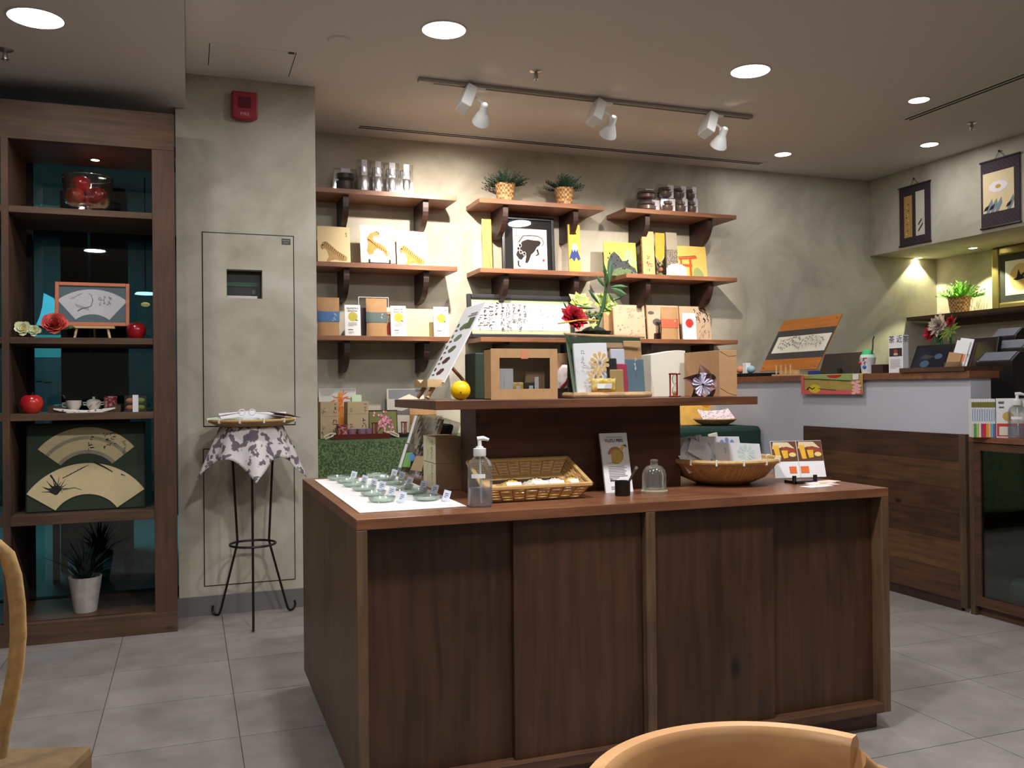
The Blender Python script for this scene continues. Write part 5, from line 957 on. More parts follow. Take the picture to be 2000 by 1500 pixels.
A.rect(mat('coupon_orange', (226, 112, 56), .6), .3, .12, .44, .3).rect(mat('coupon_orange', (0, 0, 0)), .52, .12, .68, .3).rect(PALEINK, .495, .0, .5, .43); A.put(t)
p = PZ(1567, 944, IZ); STN((p.x, p.y+.012, IZ), .09, 'small black stand under the drinks card', None)
for i, (u, v, rz, m) in enumerate(((1595, 950, 8, 0), (1605, 947, -6, 1), (1600, 944, 2, 0), (1612, 943, 14, 1))): p = PZ(u, v, IZ); tag(ob('flyer', B((-.055, -.025, 0), (.055, .025, .0012)), (WHITE, mat('flyer_peach', (230, 196, 178), .6))[m], None, (p.x, p.y, IZ+.0012*i+.0004), (0, 0, R_(rz))), f'{("white", "peach")[m]} flyer lying right of the drinks card, {("bottom", "second", "third", "top")[i]} of the pile', 'flyer', 'flyers beside the drinks card')

# ------------------------------------------------------------------ things on the raised tier
X_ = .80; y0_, y1_ = PX(866, 748, X_).y, PX(833, 745, X_).y; zb = PX(850, 747, X_).z; w = y1_-y0_; ln = 29; h = (PX(910, 600, X_+.145).z-zb)/math.cos(R_(ln))
t = thing('leaf_chart', 'tall white chart of tea leaves leaning on a wooden easel', 'chart', (X_, (y0_+y1_)/2, zb)); t.rotation_euler = (Matrix.Rotation(-math.pi/2, 3, 'Z') @ Matrix.Rotation(R_(-ln), 3, 'X')).to_euler(); ob('sheet', B((-w/2, 0, 0), (w/2, .005, h)), WHITE, t); A = Art(w, h); LC = [mat('leaf_a', (96, 110, 70), .7), mat('leaf_b', (112, 130, 90), .7), mat('leaf_c', (84, 96, 60), .7), mat('leaf_d', (70, 36, 36), .7), mat('leaf_e', (80, 44, 40), .7)]
for i in range(5): y_ = .12+.145*i; m = LC[4-i if i else 4]; A.poly(m, [(.3, y_), (.44, y_+.05), (.6, y_+.06), (.68, y_+.035), (.56, y_-.015), (.4, y_-.03)]).poly(m, [(.08, y_+.03), (.18, y_+.03), (.18, y_+.07), (.08, y_+.07)]).rect(GREYINK, .1, y_-.03, .24, y_-.01)
A.rect(LC[2], .62, .68, .9, .82).rect(GREYINK, .45, .845, .9, .855).rect(GREYINK, .55, .87, .9, .88); A.put(t)
e = thing('easel_stand', 'pale wooden easel with a notched ledge under the leaf chart', 'easel', (X_-.02, (y0_+y1_)/2, TZ)); zz = zb-TZ
ob('ledge', MB().prism([(-w*.42, 0), (-w*.42, .026), (-w*.2, .026), (0, .014), (w*.2, .026), (w*.42, .026), (w*.42, 0)], -.03, .02, 'yz'), PINE, e, (0, 0, zz-.016))
for s in (-1, 1): ob('leg', MB().tube([(.0, s*w*.25, zz-.016), (-.025, s*w*.3, .006)], .008, 10), PINE, e)
ob('rear_leg', MB().tube([(.075, 0, zz+.06), (.17, -.02, .006)], .006, 8), wood('easel_dark', (150, 92, 60), (176, 116, 80), 'z', knots=False), e)
p = PY(899.5, 761, 2.670); t = thing('yuzu_fruit', 'bright yellow yuzu fruit at the left of the tier', 'fruit', (p.x, 2.670, TZ)); r = 19.6*mpp(p); ob('skin', MB().ball(r, (0, 0, r*.97), 28, .97), mat('yuzu_skin', (244, 200, 6), .35, bump=.25, scale=220), t, smooth=True); ob('stem_scar', MB().ball(.003, (-.008, -r*.93, r*.8), 8, .5), BRACK, t)
# kraft window box and the green box behind its left side
y = 2.680; xa_, xb_ = PY(959, 740, y).x, PY(1089, 740, y).x; d = PX(945, 740, xa_).y-y; h = PY(1020, 681, y).z-TZ; w = xb_-xa_
t = thing('window_box', 'kraft gift box with a clear window showing tea packets', 'box', (xa_+w/2, y, TZ)); a, b = PY(976, 760, y), PY(1074, 699, y); hx0, hx1, hz0, hz1 = a.x-xa_-w/2, b.x-xa_-w/2, a.z-TZ, b.z-TZ
ob('front', holed(MB(), -w/2, w/2, 0, h, hx0, hx1, hz0, hz1, 0, .003), KRAFT, t); ob('shell', MB().box((-w/2, .003, 0), (-w/2+.003, d, h)).box((w/2-.003, .003, 0), (w/2, d, h)).box((-w/2, .003, 0), (w/2, d, .003)).box((-w/2, .003, h-.003), (w/2, d, h)).box((-w/2, d-.003, 0), (w/2, d, h)), KRAFT, t)
ob('window', B((hx0, .001, hz0), (hx1, .002, hz1)), WRAP, t); ob('red_seal', B((-.012, -.0008, h*.8), (.012, 0, h*.96)), mat('faint_seal', (196, 124, 96), .7), t)
for i, (c_, m, ww, hh) in enumerate(((hx0+.03, ENV, .05, .1), (hx0+.07, YZ, .04, .055), (hx0+.115, BRACK, .045, .055), (hx1-.04, KRAFTD, .07, .09))): q = ob('packet', B((c_-ww/2, .02+.012*(i == 3), .004), (c_+ww/2, .03+.012*(i == 3), hh)), m, t, bev=.003); ob('packet_label', B((c_-.007, .0185, .006), (c_+.007, .0195, hh*.8)), WHITE, q)
xg = PY(928, 730, 2.880).x; tag(ob('green_box', B((0, 0, 0), (xa_-.004-xg+.06, .12, PY(936, 689, 2.880).z-TZ)), mat('dark_green_box', (44, 60, 42), .6, var=.1, scale=14), None, (xg, 2.880 if d < .17 else y+d+.01, TZ), bev=.004), 'dark green wrapped box behind the kraft window box', 'box')
a, b = PY(1086, 766, 2.8), PY(1112, 766, 2.8); tag(ob('kraft_carton', B((0, 0, 0), (.14, .1, PY(1100, 690, 2.960).z-TZ)), KRAFT, None, (PY(1076, 766, 2.960).x, 2.960, TZ), bev=.002), 'plain kraft carton behind the furoshiki bundle', 'box')
p = PY(1103, 770, 2.830); t = thing('cloth_bundle', 'white cloth bundle with red stripes between the box and the bag', 'bundle', (p.x, 2.830, TZ)); ob('cloth', MB().lathe([(.001, 0), (.034, .002), (.04, .03), (.036, .07), (.022, .1), (.008, .115), (.001, .116)], 20), spots('bundle_white', (206, 186, 186), (232, 222, 220), 30), t, smooth=True); ob('base', B((-.042, -.042, 0), (.042, .042, .034)), BRACK, t)
for s in (-.012, .014): ob('red_stripe', MB().tube([(s-.02, -.036, .035), (s, -.041, .055), (s+.02, -.034, .09)], .003, 6), RED, t)
# clear gift bag
y = 2.650; a, b = PY(1124, 768, y), PY(1280, 766, y); w = b.x-a.x; h = PY(1200, 652, y).z-TZ; t = thing('gift_bag', 'clear cellophane gift bag with tea packets on a kraft base', 'gift bag', ((a.x+b.x)/2-.008, y, TZ)); D = .1; KL = mat('crinkle_kraft', (190, 156, 116), .8, var=.1, scale=60)
ob('base_tray', B((-w/2, 0, .001), (w/2, D, .02)), KL, t, bev=.008)
def bagside(s): return lambda u, v: ((u-.5)*w*(1.02+.06*(1-v)*0+.1*(v if u < .5 else -.02*v))-.006*v, (0 if s < 0 else D)+s*.004*math.sin(14*u+8*v)+(.03*v if s < 0 else -.01*v), .004+v*h)
ob('film', MB().sheet(bagside(-1), 16, 12).sheet(bagside(1), 16, 12), WRAP, t, smooth=True); ob('liner', B((-w/2+.012, D*.7, .02), (w/2-.01, D*.74, h*.97)), mat('liner_green', (52, 66, 48), .5), t); ob('side_liner', MB().sheet(lambda u, v: (-w*.5-.018*v+.03*u, .025*v+.04*u, .02+v*h*.92), 4, 6), mat('liner_green_light', (84, 104, 72), .35), t, smooth=True)
ob('fold', MB().tube([(-w*.55, .034, h), (-w*.2, .04, h-.004), (w*.2, .04, h-.006), (w*.46, .036, h-.008)], .004, 6), KL, t)
def pk(x0, x1, zt, y_, m, nm='packet', tilt=0):
    o = ob(nm, B((x0*w, y_, .02), (x1*w, y_+.012, zt*h)), m, t, bev=.003); o.rotation_euler = (R_(-6), R_(tilt), 0); return o
pk(-.4, .02, .9, .03, ENV, tilt=-2); pk(-.1, .24, .93, .05, KRAFTD, 'kraft_packet'); pk(.24, .47, .94, .045, KRAFT, 'kraft_pouch'); pk(.05, .23, .8, .035, mat('pk_lilac', (196, 198, 212), .5), 'lilac_packet'); pk(.08, .24, .56, .03, mat('pk_crimson', (166, 50, 76), .5), 'crimson_packet'); pk(.0, .17, .46, .018, mat('pk_olive', (164, 140, 88), .5), 'olive_packet'); pk(-.02, .1, .64, .022, BLACKM, 'black_label'); pk(.235, .475, .64, .038, mat('band_teal', (86, 112, 128), .6), 'teal_band')
A = Art(w, h); citrus(A, mat('citrus_gold', (222, 182, 112), .7), -.13+.5, .56, .12); citrus(A, mat('citrus_gold', (0, 0, 0)), -.2+.5, .33, .085); A.glyphs(GREYINK, .16, .74, 5, .05, 3); o = A.put(t, 'print', .0165); o.rotation_euler = (R_(-4), 0, 0); o.location.y = .018
ob('yuzu_slices', MB().sheet(lambda u, v: (-w*.25+w*.3*u, .008+.01*(1-math.sin(math.pi*u)), .02+.045*v+.002*math.sin(20*u)), 12, 4), YZ, t, smooth=True, solid=.004); ob('slice_label', B((-w*.2, .003, .032), (-w*.02, .005, .048)), WHITE, t); A = Art(.05, .05); A.glyphs(WHITE, .5, .8, 3, .25, 4); o = A.put(t, 'band_lettering', .03); o.location.x = w*.33; o.location.z = h*.42
# flower arrangement behind the bag
fx, fy = PY(1160, 660, 2.900).x, 2.900; t = thing('flower_arrangement', 'silk flower arrangement with red and lime blooms in a dark vase', 'flowers', (fx, fy, TZ)); vz = PY(1160, 648, fy).z-TZ
ob('vase', MB().lathe([(.001, 0), (.035, 0), (.04, .02), (.032, vz*.5), (.05, vz*.8), (.07, vz), (.066, vz), (.045, vz*.8), (.028, vz*.5), (.001, .01)], 28, cap=False), mat('vase_green', (40, 50, 40), .2), t, smooth=True)
def bloom(u, v, r, mats, n, yo=0, rx=75, cup_=.4, nm='bloom'):
    p = PY(u, v, fy+yo); mb = MB()
    for i in range(n):
        lay = i/n; an = i*2.4; L = r*(1.05-.5*lay); el = R_(5+70*lay*cup_*2); mb.cur = i % len(mats); T = Matrix.Rotation(R_(rx), 4, 'X') @ Matrix.Rotation(an, 4, 'Z') @ Matrix.Rotation(-el, 4, 'Y'); w_ = L*.4
        mb.add([T @ Vector(q) for q in ((0, -.1*w_, 0), (.5*L, -w_, .06*L), (L, 0, .02*L), (.5*L, w_, .06*L), (0, .1*w_, 0))], [(0, 1, 2, 3, 4)])
    ob(nm, mb, mats, t, (p.x-fx, yo, p.z-TZ), smooth=True)
RB = [mat('petal_red', (196, 24, 44), .6), mat('petal_red_deep', (150, 14, 32), .6)]; LB = [mat('petal_lime', (206, 220, 110), .6), mat('petal_lime_pale', (222, 232, 160), .6)]
bloom(1120, 622, .055, RB, 60, -.05, 60, .5, 'red_bloom'); bloom(1132, 592, .05, LB, 20, .02, 60, .3, 'lime_bloom'); bloom(1180, 594, .052, LB, 20, .03, 70, .3, 'lime_bloom'); bloom(1157, 634, .018, LB, 8, -.07, 80, .2, 'small_bloom')
sp_ = [PY(u, v, fy) for u, v in ((1165, 640), (1178, 600), (1184, 560), (1190, 520))]; ob('stem', MB().tube([(q.x-fx, 0, q.z-TZ) for q in sp_], [.008, .007, .005, .002], 8), GREEN, t, smooth=True)
LG = mat('lily_leaf', (84, 124, 76), .45, var=.15, scale=30)
for k, (u0, v0, u1, v1, wd) in enumerate(((1184, 563, 1163, 537, 8), (1172, 596, 1148, 564, 7), (1186, 556, 1179, 512, 8), (1190, 556, 1194, 508, 9), (1192, 560, 1227, 560, 9), (1192, 562, 1224, 575, 10), (1188, 570, 1200, 592, 7), (1196, 588, 1222, 575, 6), (1166, 602, 1122, 600, 6), (1108, 606, 1100, 588, 4))):
    a, b = PY(u0, v0, fy-.02), PY(u1, v1, fy-.02-.015*(k % 3)); d_ = b-a; s_ = Vector((-d_.z, 0, d_.x)).normalized()*wd*.5*mpp(a); up = Vector((0, -.006, 0)); f_ = lambda q: Vector((q.x-fx, q.y-fy, q.z-TZ))
    ob('leaf', MB().add([f_(a), f_(a+d_*.3+s_*.8), f_(a+d_*.6+s_), f_(b), f_(a+d_*.6-s_), f_(a+d_*.3-s_*.8), f_(a+d_*.45+up)], [(0, 1, 6), (1, 2, 6), (2, 3, 6), (3, 4, 6), (4, 5, 6), (5, 0, 6)]), LG, t, smooth=True)
mb = MB(); rnd = random.Random(2)
for i in range(40): p = PY(1152+rnd.gauss(0, 9), 616+rnd.gauss(0, 6), fy-.04); mb.ball(.005, (p.x-fx, -.04+rnd.uniform(-.01, .01), p.z-TZ), 6)
o = ob('buds', mb, mat('bud_green', (104, 120, 62), .6), t); o['kind'] = 'stuff'; a, b = PY(1090, 632, fy-.08), PY(1172, 626, fy-.08); ob('reed', MB().tube([(a.x-fx, -.08, a.z-TZ), ((a.x+b.x)/2-fx, -.085, b.z-TZ), (b.x-fx, -.07, b.z-TZ)], .003, 6), mat('reed_yellow', (216, 176, 74), .5), t); bo = ob('moss', MB().ball(.05, (0, 0, vz-.01), 16, .6), mat('moss_dark', (40, 44, 30), .9), t, smooth=True)
# cream bag box, kraft box, hourglass, paper flower
y = 2.940; a, b = PY(1272, 768, y), PY(1339, 768, y); w = b.x-a.x; h0, h1 = PY(1280, 693, y).z-TZ, PY(1339, 685, y).z-TZ; tag(ob('cream_bag', MB().prism([(0, 0), (w, 0), (w, h1), (w*.8, h1+.002), (0, h0)], 0, .1), OFFW, None, (a.x, y, TZ)), 'plain cream paper bag behind the hourglass', 'paper bag')
y = 2.680; xk = PY(1405, 768, y).x; yk = PX(1337, 768, xk).y; h = PY(1405, 684, y).z-TZ; w = PY(1440, 768, y).x-xk; t = thing('kraft_box', 'tall kraft box at the right end of the tier', 'box', (xk, y, TZ)); ob('carton', B((0, 0, 0), (w, yk-y, h)), KRAFT, t, bev=.001); ob('flap', B((-.0008, .0, h*.0), (0, .004, h)), KRAFTD, t)
for z0 in (0, h-.025): ob('fold_line', MB().tube([(.004, -.0006, h-.003 if z0 else .03), (w*.5, -.0006, h-.02 if z0 else .012), (w-.004, -.0006, h-.018 if z0 else .004)], .0008, 4), KRAFTD, t)
p = PY(1321, 770, 2.660); hourglass('red hourglass on the tier beside the paper flower', (p.x, 2.670, TZ), 47*mpp(p))
p = PY(1368, 745, 2.640); t = thing('paper_flower', 'folded brown and lilac paper flower in front of the kraft box', 'paper flower', (p.x, 2.645, TZ)); k = mpp(p); PB = mat('paper_brown', (112, 78, 72), .6); PL = mat('paper_lilac', (206, 200, 220), .6)
for i in range(5):
    an = R_(90+72*i); T = Matrix.Translation((0, 0, 24*k)) @ Matrix.Rotation(-(an-math.pi/2), 4, 'Y'); L = 40*k
    f_ = lambda u, v: T @ Vector(((u-.5)*2*L*.42*math.sin(math.pi*(.12+.88*v)**.8), -.012*math.sin(math.pi*v)-.02*(u-.5)**2*4*math.sin(math.pi*v), v*L)); ob('petal', MB().sheet(f_, 6, 6), PB, t, smooth=True)
    for s in (-.5, 0, .5): ob('inner_fold', MB().sheet(lambda u, v: Matrix.Translation((0, -.012, 24*k)) @ Matrix.Rotation(-(an-math.pi/2+s*.7), 4, 'Y') @ Vector(((u-.5)*.012*(.3+v), -.008*(1-abs(u-.5)*2)-.004*v, .004+v*L*.52)), 2, 2), PL, t)
ob('centre', MB().ball(.004, (0, -.022, 24*k), 10), INK, t)
# ------------------------------------------------------------------ things on and behind the service counter
KZ = 1.238; CX = 3.82
t, w, h = card('orange_board', 'orange and grey acrylic board with mounted calligraphy on the service counter', 'board', 1484, 1595, 616, 723, None, PX(1540, 723, 3.85).z, None, lean=0, x=3.85); ln = 30; h = (PX(1590, 619, 4.05).z-t.location.z)/math.cos(R_(ln)); t.rotation_euler = (Matrix.Rotation(-math.pi/2, 3, 'Z') @ Matrix.Rotation(R_(-ln), 3, 'X')).to_euler()
ob('sheet', B((-w/2, 0, 0), (w/2, .006, h)), wood('orange_veneer', (170, 100, 38), (196, 122, 52), 'x', knots=False), t); A = Art(w, h); A.rect(mat('slate_band', (64, 62, 62), .6), 0, .22, 1, .78).rect(OFFW, .06, .34, .98, .66)
for i in range(16): A.glyphs(GREYINK, .14+.05*i, .6-.03*math.sin(i), 3, .055, 50+i)
A.put(t)
for sx_ in (-.45, .45):
    for z in (.06, .94): ob('screw', MB().cyl(.006, 0, .004, 10, T=Matrix.Translation((sx_*w, 0, z*h)) @ Matrix.Rotation(math.pi/2, 4, 'X')), METAL, t)
p = PX(1530, 732, CX-.06); t = thing('peg_stand', 'small wooden stand with four upright pegs before the orange board', 'stand', (CX-.05, p.y, KZ)); ob('base', B((-.03, -.1, 0), (.1, .1, .012)), PINE, t)
for i in range(4): ob('peg', MB().cyl(.006, .012, .075, 8, (-.01, .075-.05*i, 0)), PINE, t)
ob('rest', B((.03, -.1, .012), (.045, .1, PX(1540, 723, 3.85).z-KZ-.001)), PINE, t)
a, b = PX(1603, 726, CX), PX(1682, 726, CX); t = thing('payment_terminal', 'black wedge shaped payment terminal on the service counter', 'terminal', (CX, (a.y+b.y)/2, KZ)); w = a.y-b.y; hh = PX(1645, 689, CX).z-KZ
ob('body', MB().prism([(-.02, 0), (.1, 0), (.06, hh), (.03, hh)], -w/2, w/2, 'xz'), mat('terminal_black', (40, 38, 40), .3), t, bev=.006); ob('logo', B((-.012, -.008, hh*.5), (-.008, .008, hh*.68)), BLACK, t, None, (0, R_(20), 0)); ob('cable_port', B((-.024, -.03, 0), (-.016, .0, hh*.28)), BLACK, t)
tag(ob('blue_case', B((0, -.05, 0), (.08, .05, .03)), mat('case_blue', (36, 66, 150), .5), None, (CX+.04, PX(1585, 724, CX+.04).y-.01, KZ), bev=.006), 'blue case lying beside the payment terminal', 'case')
p = PX(1695, 727, CX-.03); k = mpp(p); t = thing('shaved_ice', 'paper cup of green shaved ice with a long spoon straw', 'dessert cup', (CX-.03, p.y, KZ)); ob('cup', MB().lathe([(.001, 0), (11*k, 0), (15*k, 30*k), (15.5*k, 31*k), (14*k, 30*k), (.001, 26*k)], 28, cap=False), spots('floral_cup', (224, 226, 234), (176, 62, 74), 40, .6, .63, .5), t, smooth=True)
ice = mat('ice_green', (60, 186, 110), .6, var=.2, scale=60); ob('ice', MB().lathe([(14*k, 29*k), (13.5*k, 34*k), (10*k, 42*k), (5*k, 47*k), (.001, 48*k)], 24), ice, t, smooth=True); ob('syrup_edge', MB().lathe([(14.2*k, 29*k), (14*k, 34*k), (12.5*k, 37*k)], 24, cap=False), mat('ice_pale', (206, 236, 220), .6), t, smooth=True); ob('spoon_straw', MB().tube([(0, -9*k, 30*k), (0, -14*k, 50*k), (0, -15*k, 66*k), (0, -18*k, 72*k)], 1.4*k, 6), mat('straw_brown', (70, 62, 48), .5), t)
for i, m in enumerate((mat('cup_flower_red', (206, 40, 52), .6), mat('cup_flower_blue', (52, 110, 196), .6))): ob('cup_flower', MB().ball(4*k, (-12.6*k+i*k*1.2, 5*k-9*k*i, 21*k-8*k*i), 8, .9), m, t)
# cloth hanging over the counter edge
a, b = PX(1565, 760, 3.725), PX(1684, 760, 3.725); zl = PX(1625, 770, 3.725).z
def fur(u, v):
    y = a.y+(b.y-a.y)*u; s = v*1.35
    return (3.79-s*.06/.35, y, KZ+.002) if s < .35 else (3.728+.002*math.sin(20*u), y, KZ+.002-(s-.35)*(KZ-zl))
t = thing('patterned_cloth', 'colourful patterned cloth hanging over the service counter edge', 'cloth', (0, 0, 0)); ob('cloth', MB().sheet(fur, 24, 14), mat('cloth_ochre', (170, 148, 76), .8, var=.1, scale=40), t, smooth=True, solid=.0015); q = thing; W_ = a.y-b.y; Hh = KZ-zl
A = Art(W_, Hh); CR = mat('cloth_rose', (208, 92, 92), .8); CG = mat('cloth_green', (146, 168, 104), .8)
A.rect(CR, 0, 0, 1, .22).rect(CR, 0, .0, .05, 1).poly(CG, [(.18, 1), (.18, .82), (.84, .68), (.84, 1)]).poly(RED, [(.44, .96), (.48, .84), (.58, .8), (.66, .86), (.7, .98)]).ell(mat('cloth_yellow', (212, 190, 40), .8), .24, .28, .1, .22).rect(mat('cloth_white', (220, 226, 214), .8), .86, .72, .95, 1).stroke(INK, [(.05, .8), (.4, .76), (.84, .66)], .03).stroke(INK, [(.1, .22), (.14, .36), (.2, .26), (.24, .34)], .06).stroke(BRACK, [(.3, .28), (.6, .2), (.5, .24)], .03)
for i in range(12): A.ell(mat('cloth_blossom', (232, 176, 168), .8), .87+.1*((i*37 % 10)/10), .06+.05*i, .035, .07, 8)
o = A.put(t, 'pattern'); o.rotation_euler = (0, 0, -math.pi/2); o.location = (3.7245, (a.y+b.y)/2, zl)
# lettered white box, dark block, tablet, brochures
y0_, x0_ = PX(1736, 727, CX-.05).y, CX-.05; y1_ = PX(1764, 727, x0_).y; xb_ = PY(1771, 727, y1_).x; h = PX(1750, 655, x0_).z-KZ; w = y0_-y1_
t = thing('lettered_box', 'tall white box with two large black characters on the counter', 'box', (x0_, (y0_+y1_)/2, KZ), -math.pi/2); ob('carton', B((-w/2, 0, 0), (w/2, max(.04, xb_-x0_), h)), WHITE, t, bev=.001); A = Art(w, h); A.rect(mat('photo_dark', (54, 34, 32), .5), .06, .44, .94, .66).ell(mat('photo_red2', (150, 70, 56), .5), .5, .58, .14, .05).ell(mat('photo_pale', (196, 176, 150), .5), .5, .5, .16, .035).lines(PALEINK, .12, .88, .36, 8, .032, .01); A.put(t); text(t, '茶 近', w*.42, INK, (0, -.0012, h*.82))
o = text(t, '茶', w*.36, INK, (w/2+.0006, .02, h*.82), rot=(math.pi/2, 0, math.pi/2))
a, b = PX(1711, 726, CX), PX(1735, 726, CX); tag(ob('dark_block', B((0, b.y+.002, 0), (.07, a.y-.006, .052)), BRACK, None, (CX-.04, 0, KZ), bev=.002), 'dark brown block between the shaved ice and the lettered box', 'block')
t, w, h = card('tablet_frame', 'black framed tablet leaning on the service counter', 'tablet', 1774, 1850, 673, 725, None, KZ, BLACK, .014, 24, x=CX-.02, part='body'); ob('screen', B((-w*.42, -.0015, h*.14), (w*.42, 0, h*.88)), mat('dark_screen', (30, 34, 44), .15), t); A = Art(w, h); A.ell(mat('screen_blue', (66, 88, 112), .3), .36, .3, .12, .13).ell(mat('screen_blue', (0, 0, 0)), .66, .56, .1, .1).poly(mat('screen_grey', (58, 56, 56), .3), [(.2, .5), (.4, .46), (.56, .56), (.3, .66)]); A.put(t, 'screen_image', -.0015)
p = PX(1865, 723, CX-.03); t = thing('brochure_holder', 'clear acrylic holder of brochures at the counter end', 'brochure holder', (CX-.04, p.y, KZ), -math.pi/2); ob('holder', MB().box((-.06, -.003, 0), (.06, 0, .05)).box((-.06, .04, 0), (.06, .043, .09)).box((-.06, -.003, 0), (.06, .043, .003)), WRAP, t)
for i, (xo, m, hh) in enumerate(((-.022, KRAFT, .1), (.0, WHITE, .17), (.012, WHITE, .185), (.03, BRACK, .17))): o = ob('brochure', B((xo-.045, .004+.008*i, .004), (xo+.04, .008+.008*i, hh)), m, t); o.rotation_euler = (R_(-14), R_(8), 0)
o = ob('brochure_print', MB().box((-.01, .011, .06), (.035, .0115, .1)).box((0, .011, .02), (.03, .0115, .05)), mat('flyer_orange', (226, 140, 96), .6), t); o.rotation_euler = (R_(-14), R_(8), 0)
# black tray with packed sweets at the far end
p = PX(1468, 735, CX); t = thing('sweets_tray', 'black tray with small packed sweets at the far counter end', 'tray', (CX, p.y, KZ)); ob('base', B((-.06, -.2, 0), (.09, .2, .026)), BLACK, t, bev=.004)
for i, (u, m, lb) in enumerate(((1446, MATS['macaron_pink'], 'small pink round sweet on the black tray'), (1467, mat('sky_sweet', (150, 184, 200), .6), 'small pale blue round sweet on the black tray'))): q = PX(u, 715, CX-.02); tag(ob('round_sweet', MB().ball(.03, (0, 0, .028), 16, .9), m, None, (CX-.02, q.y, KZ+.026), smooth=True), lb, 'sweet')
q = PX(1459, 715, CX-.03); tag(ob('sweet_carton', B((-.02, -.02, 0), (.02, .02, .075)), WHITE, None, (CX-.03, q.y+.005, KZ+.026)), 'small white carton between the two round sweets', 'box')
# staff side equipment
DZ = 1.02
t = thing('till_monitor', 'black touch screen till monitor behind the counter', 'monitor', (4.4, PX(1888, 680, 4.4).y, DZ), -math.pi/2); hh = PX(1890, 655, 4.4).z-DZ; ww = PX(1850, 680, 4.4).y-PX(1930, 680, 4.4).y; o = ob('screen', B((-ww/2, 0, hh-.24), (ww/2, .03, hh)), BLACK, t, bev=.005); o.rotation_euler = (R_(-12), 0, 0); o2 = ob('display', B((-ww*.43, -.002, hh-.215), (ww*.43, 0, hh-.03)), mat('till_screen', (26, 26, 34), .12), o); ob('stand', MB().prism([(.06, 0), (.2, 0), (.12, hh-.1), (.08, hh-.1)], -.05, .05, 'yz'), BLACK, t)
for u0, u1, vT, x, lb, d in ((1934, 1985, 641, 4.62, 'tall black receipt printer behind the till', .1), (1938, 2000, 664, 4.5, 'wide black printer with a grey top beside the till', .1), (1905, 1978, 688, 4.3, 'low black cash drawer with a grey top at the counter end', .18)):
    a, b = PX(u0, 720, x), PX(u1, 720, x); hh = PX((u0+u1)/2, vT, x).z; t = thing('till_printer', lb, 'printer', (x, (a.y+b.y)/2, DZ if b.y > 3.5 else 0), group='black till machines'); z_ = t.location.z; w = a.y-b.y
    ob('body', MB().prism([(0, .002), (d, .002), (d, hh-z_), (.06, hh-z_), (0, hh-z_-.05)], -w/2, w/2, 'xz'), BLACK, t, bev=.006); ob('grey_top', MB().prism([(.0, hh-z_-.046), (.06, hh-z_+.003), (.062, hh-z_+.001), (.002, hh-z_-.05)], -w*.42, w*.42, 'xz'), mat('printer_grey', (96, 98, 112), .5), t)
tag(ob('black_unit', B((0, 0, 0), (.42, 1.05, 1.12)), BLACKM, None, (4.12, 2.35, .0012), bev=.01), 'tall black unit behind the right end of the counter', 'cabinet')
p = PX(2010, 630, 5.0); t = thing('wall_speaker', 'black round backed speaker at the right edge below the shelf', 'speaker', (5.62, PX(2010, 628, 5.62).y-.05, PX(2000, 650, 5.62).z)); hs = 1.70-t.location.z; ob('housing', MB().ball(.14, (.14, 0, .13), 24, 1), BLACK, t, smooth=True); ob('bracket', B((.1, -.03, .2), (.18, .03, hs)), BLACK, t); ob('grille', MB().cyl(.09, 0, .01, 24, T=Matrix.Translation((.005, 0, .13)) @ Matrix.Rotation(math.pi/2, 4, 'Y')), BLACKM, t)
# alcove: plant, framed swallow, bouquet
p = PX(1874, 606, 5.76); pot_plant('bright green plant in a woven pot on the alcove shelf', (5.76, p.y, 1.728), .086, .135, mat('plant_bright_green', (96, 150, 50), .5, var=.25, scale=50), 150, 9)
xw = 5.9; y0_, y1_ = PX(1944, 600, xw).y, PX(2062, 600, xw).y; zt_ = PX(1944, 486, xw).z; w, h = y0_-y1_, zt_-1.728
t = thing('framed_swallow', 'gilt framed picture of a black swallow on a golden moon', 'picture', (xw-.02, (y0_+y1_)/2, 1.728), -math.pi/2); GILT = mat('gilt_frame', (150, 136, 88), .3, metal=.7); q = .065
ob('frame', holed(MB(), -w/2, w/2, 0, h, -w/2+q, w/2-q, q, h-q, -.02, .02), GILT, t, bev=.014); ob('mount', B((q-w/2, -.004, q), (w/2-q, .01, h-q)), mat('charcoal_mount', (44, 46, 42), .8), t); m2 = q+.05; ob('sheet', B((m2-w/2, -.006, m2), (w/2-m2, -.004, h-m2)), OFFW, t); A = Art(w, h); A.ell(mat('moon_gold', (206, 176, 116), .7), .5, .5, .2).poly(INK, [(.36, .47), (.42, .5), (.45, .62), (.49, .53), (.6, .6), (.53, .5), (.6, .48), (.5, .46), (.42, .45)]); A.put(t, 'painting', -.006)
fx, fy = 5.3, PX(1845, 660, 5.3).y; t = thing('silk_bouquet', 'dim silk bouquet of white, red and green flowers under the alcove shelf', 'flowers', (fx, fy, 1.02)); hz = lambda u, v: (0, PX(u, v, fx).y-fy, PX(u, v, fx).z-1.02)
tag(ob('bouquet_table', B((-.15, -.2, 0), (.15, .2, 1.018)), mat('desk_dark', (34, 30, 30), .7), None, (fx, fy, .0012)), 'dark pedestal under the silk bouquet', 'pedestal'); ob('vase', MB().lathe([(.001, 0), (.05, 0), (.06, .1), (.05, .2), (.045, .2), (.05, .1), (.001, .01)], 20, cap=False), BLACK, t)
